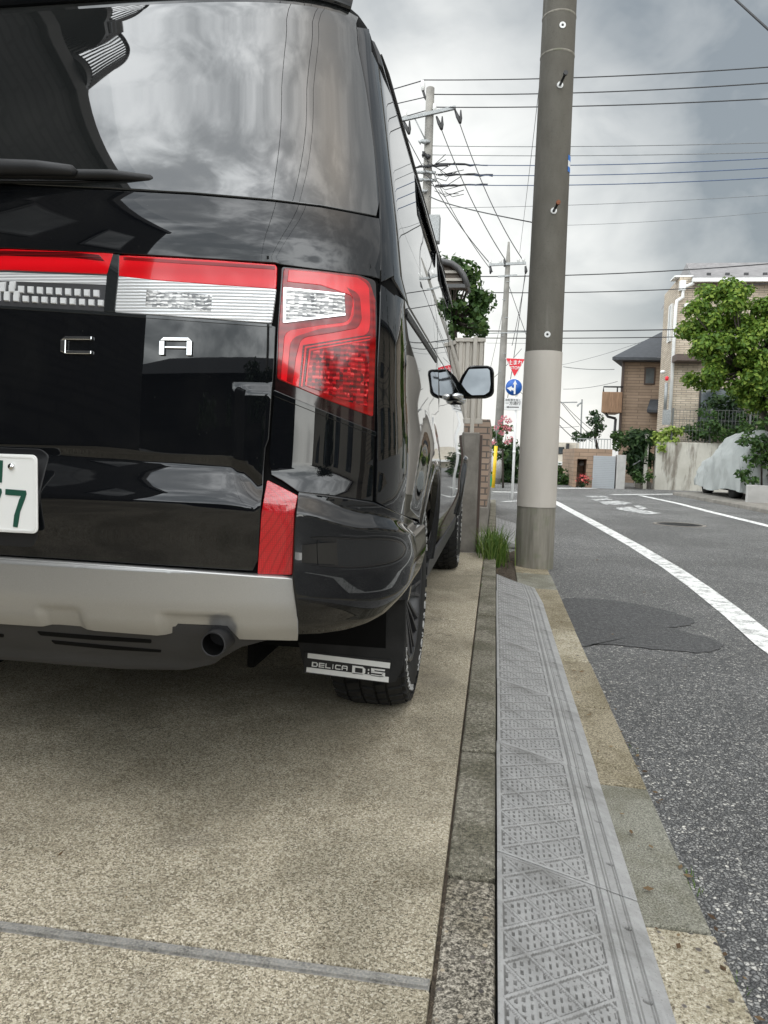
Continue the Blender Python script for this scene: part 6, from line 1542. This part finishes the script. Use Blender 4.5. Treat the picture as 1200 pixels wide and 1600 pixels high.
for (x0, y0, Y0, x1, y1, Y1_, sag, r, mi), lb in zip(WI, WL):
    A, B = PX(x0, y0, Y0), PX(x1, y1, Y1_)
    if r == 0: A = PX(x0, y0, 24.4); B = Vector((PXc-.14, PYc+.02, PX(838, 346, 6.15).z)); rr_ = None
    n_ = 18; pts = []; rad = []
    for i in range(n_+1):
        t_ = i/n_; p = A.lerp(B, t_); p.z -= sag*4*t_*(1-t_)*.5; pts.append(p); rad.append(r*.78 if r else .018+(.0050-.018)*t_)
    m = MB(); m.tube(pts, rad, 5); o = m.build('overhead_wire', ['wire_black', 'wire_grey', 'wire_blue'][mi]); tag(o, lb, 'wire', 'overhead wires against the sky')
# ================================================================== building behind the camera (seen in the tailgate and window reflections)
#@@BEHIND
HN = thing('neighbouring_house', 'dark tiled house beside the driveway, seen only as a reflection in the rear window', 'house')
xw = -3.45
m = MB(); m.box((-10, -4.8, -.05), (xw, 9.5, 5.75)); m.build('wall', 'dark_tile', HN)
m = MB(); m.box((-10.05, -4.86, 5.752), (xw+.07, 9.56, 5.95)); m.build('parapet', 'dark_metal', HN, bevel=.01)
for y in (-3.6, -1.6, .6):
    m = MB(); m.box((xw-.02, y, 3.4), (xw+.035, y+1.1, 4.6)); f_ = m.build('window', 'dark_metal', HN)
    m = MB(); m.box((xw+.036, y+.06, 3.46), (xw+.04, y+1.04, 4.54)); m.build('pane', 'window_glass', f_)
for (cy, r, z0_) in ((.05, .42, 5.96), (.75, .60, 6.4)):
    m = MB(); arcp = [(xw-.30+r*math.sin(PI*k/28), cy-r*math.cos(PI*k/28)) for k in range(29)]
    m.prism([(x, y, z0_) for x, y in arcp], (0, 0, .12)); m.build('balcony_floor', 'dark_metal', HN)
    m = MB(); m.tube([(x, y, z0_+1.05) for x, y in arcp], .025, 6)
    for x, y in arcp: m.bar((x, y, z0_+.1), (x, y, z0_+1.05), .018)
    m.build('balcony_railing', 'dark_metal', HN)
HB = thing('street_end_house', 'grey roofed house behind the viewer, seen only in reflections', 'house')
m = MB(); m.box((-14, -31, -.05), (6.2, -24, 5.6)); m.build('wall', 'dark_tile', HB)
m = MB(); m.add([(-14.6, -23.4, 5.55), (6.8, -23.4, 5.55), (6.8, -31.6, 5.55), (-14.6, -31.6, 5.55), (-11, -27.5, 7.6), (3.2, -27.5, 7.6)], [(0, 1, 5, 4), (1, 2, 5), (2, 3, 4, 5), (3, 0, 4), (0, 3, 2, 1)]); m.build('roof', 'dark_roof', HB)
for k in range(4):
    x = -6+2.7*k; m = MB(); m.box((x, -24.03, 1.2), (x+1.4, -23.96, 2.6)); f_ = m.build('window', 'white_trim', HB); m = MB(); m.box((x+.07, -23.955, 1.27), (x+1.33, -23.95, 2.53)); m.build('pane', 'window_glass', f_)
rb = random.Random(21)
HG = thing('garden_wall', 'low dark block wall behind the viewer, seen only in reflections', 'wall')
m = MB(); m.box((-3.4, -9.2, -.05), (-.1, -9.0, 1.9)); m.build('wall_body', 'dark_tile', HG)
def boxcl(x0, x1, y, z0, z1, n, r): return [(Vector((rb.uniform(x0, x1), y+rb.uniform(-.5, .5), rb.uniform(z0, z1))), (r*rb.uniform(.7, 1.3), r*.8, r*rb.uniform(.6, 1))) for _ in range(n)]
tree('garden_hedge', 'dark hedge behind the viewer, seen only in reflections', 'hedge', (-1.7, -10, 0), None, boxcl(-3.3, .1, -10.2, .4, 2.7, 34, .42), 'leaf_dark', .12, 110, rb)
tree('street_tree', 'small street tree behind the viewer, seen only in reflections', 'tree', (-.4, -12, 0), [(-.4, -12, 0), (-.4, -12, 2.2)], boxcl(-1.6, .9, -12, 2.2, 3.6, 16, .5), 'leaf_dark', .13, 110, rb)
tree('roadside_tree', 'rounded tree on the right behind the viewer, seen only in reflections', 'tree', (6.2, -8, 0), [(6.2, -8, 0), (6.2, -8, 2)], boxcl(5, 7.6, -8, 1.6, 3.6, 20, .6), 'leaf_dark', .14, 90, rb)
HR = thing('roadside_house', 'cream house across the road behind the viewer, seen only in reflections', 'house')
m = MB(); m.box((10.5, -22, -.05), (16, -3, 3.9)); m.build('wall', 'cream_wall', HR)
m = MB(); m.add([(10.1, -22.4, 3.85), (16.4, -22.4, 3.85), (16.4, -2.6, 3.85), (10.1, -2.6, 3.85), (13.2, -19, 5.0), (13.2, -6, 5.0)], [(0, 1, 4), (1, 2, 5, 4), (2, 3, 5), (3, 0, 4, 5), (0, 3, 2, 1)]); m.build('roof', 'grey_roof', HR)
for k in range(4):
    y = -20+4.3*k; m = MB(); m.box((10.44, y, 1.2), (10.52, y+1.6, 2.6)); f_ = m.build('window', 'dark_metal', HR); m = MB(); m.box((10.43, y+.07, 1.27), (10.436, y+1.53, 2.53)); m.build('pane', 'window_glass', f_)
UB = thing('utility_pole', 'utility pole behind the viewer, seen only in reflections', 'utility pole')
m = MB(); m.tube([(.7, -22, -.1), (.7, -22, 10)], .17, 14); m.build('shaft', 'far_pole', UB); m = MB(); m.bar((-.3, -22, 8.6), (1.9, -22, 8.6), .1, .1); m.build('crossarm', 'galvanised', UB)
for k, (xa, xb, z) in enumerate(((-.45, -.2, 8.7), (1.0, 1.7, 8.7), (.5, .75, 7.4))):
    m = MB(); m.tube([((xa*(1-t)+xb*t), 6.15-28.15*t, z-.35*4*t*(1-t)) for t in [i/16 for i in range(17)]], .012, 5)
    o = m.build('overhead_wire', 'wire_black'); tag(o, ['left wire above the viewer, seen only in the rear window reflection', 'right wire above the viewer, seen only in the rear window reflection', 'lowest wire above the viewer, seen only in the rear window reflection'][k], 'wire', 'overhead wires behind the viewer')
m = MB(); m.bar((-.5, 6.15-.2, 8.7), (1.2, 6.15-.2, 8.7), .1, .1); o = m.build('crossarm', 'galvanised', pole); o.matrix_parent_inverse = Matrix.Translation(-pole.location)
HS = thing('roadside_house', 'beige house across the road beside the van, seen only in the side panel reflections', 'house')
m = MB(); m.box((10.5, -1.5, -.05), (17, 14, 4.0)); m.build('wall', 'pale_brick', HS)
m = MB(); m.box((10.1, -1.9, 4.0), (17.4, 14.4, 4.2)); m.build('roof', 'dark_roof', HS, bevel=.02)
for k in range(4):
    y = 0+3.6*k; m = MB(); m.box((10.44, y, 1.2), (10.52, y+1.5, 2.6)); f_ = m.build('window', 'dark_metal', HS); m = MB(); m.box((10.43, y+.07, 1.27), (10.436, y+1.43, 2.53)); m.build('pane', 'window_glass', f_)
for k, (x, y, h) in enumerate(((7.4, 11.6, 4.4), (7.2, 9.2, 3.6), (7.6, 6.6, 4.8), (7.3, 4.0, 3.4), (7.5, 1.0, 4.1))):
    cl_ = [(Vector((x+rb.uniform(-.2, .2), y+rb.uniform(-.2, .2), .5+(h-.6)*q/14)), (.62*(1-.75*q/14), .62*(1-.75*q/14), .4)) for q in range(15)]
    tree('conifer_tree', ['tallest slim conifer', 'short slim conifer', 'second tallest slim conifer', 'smallest slim conifer', 'last slim conifer'][k]+' across the road, seen only in the van side reflections', 'tree', (x, y, 0), [(x, y, 0), (x, y, 1.0)], cl_, 'leaf_dark', .10, 60, rb, group='conifers across the road')
GW = thing('garden_wall', 'low pale wall in front of the conifers across the road, seen only in reflections', 'wall')
m = MB(); m.box((6.3, -4, -.05), (6.5, 13, .9)); m.build('wall_body', 'block_grey', GW)
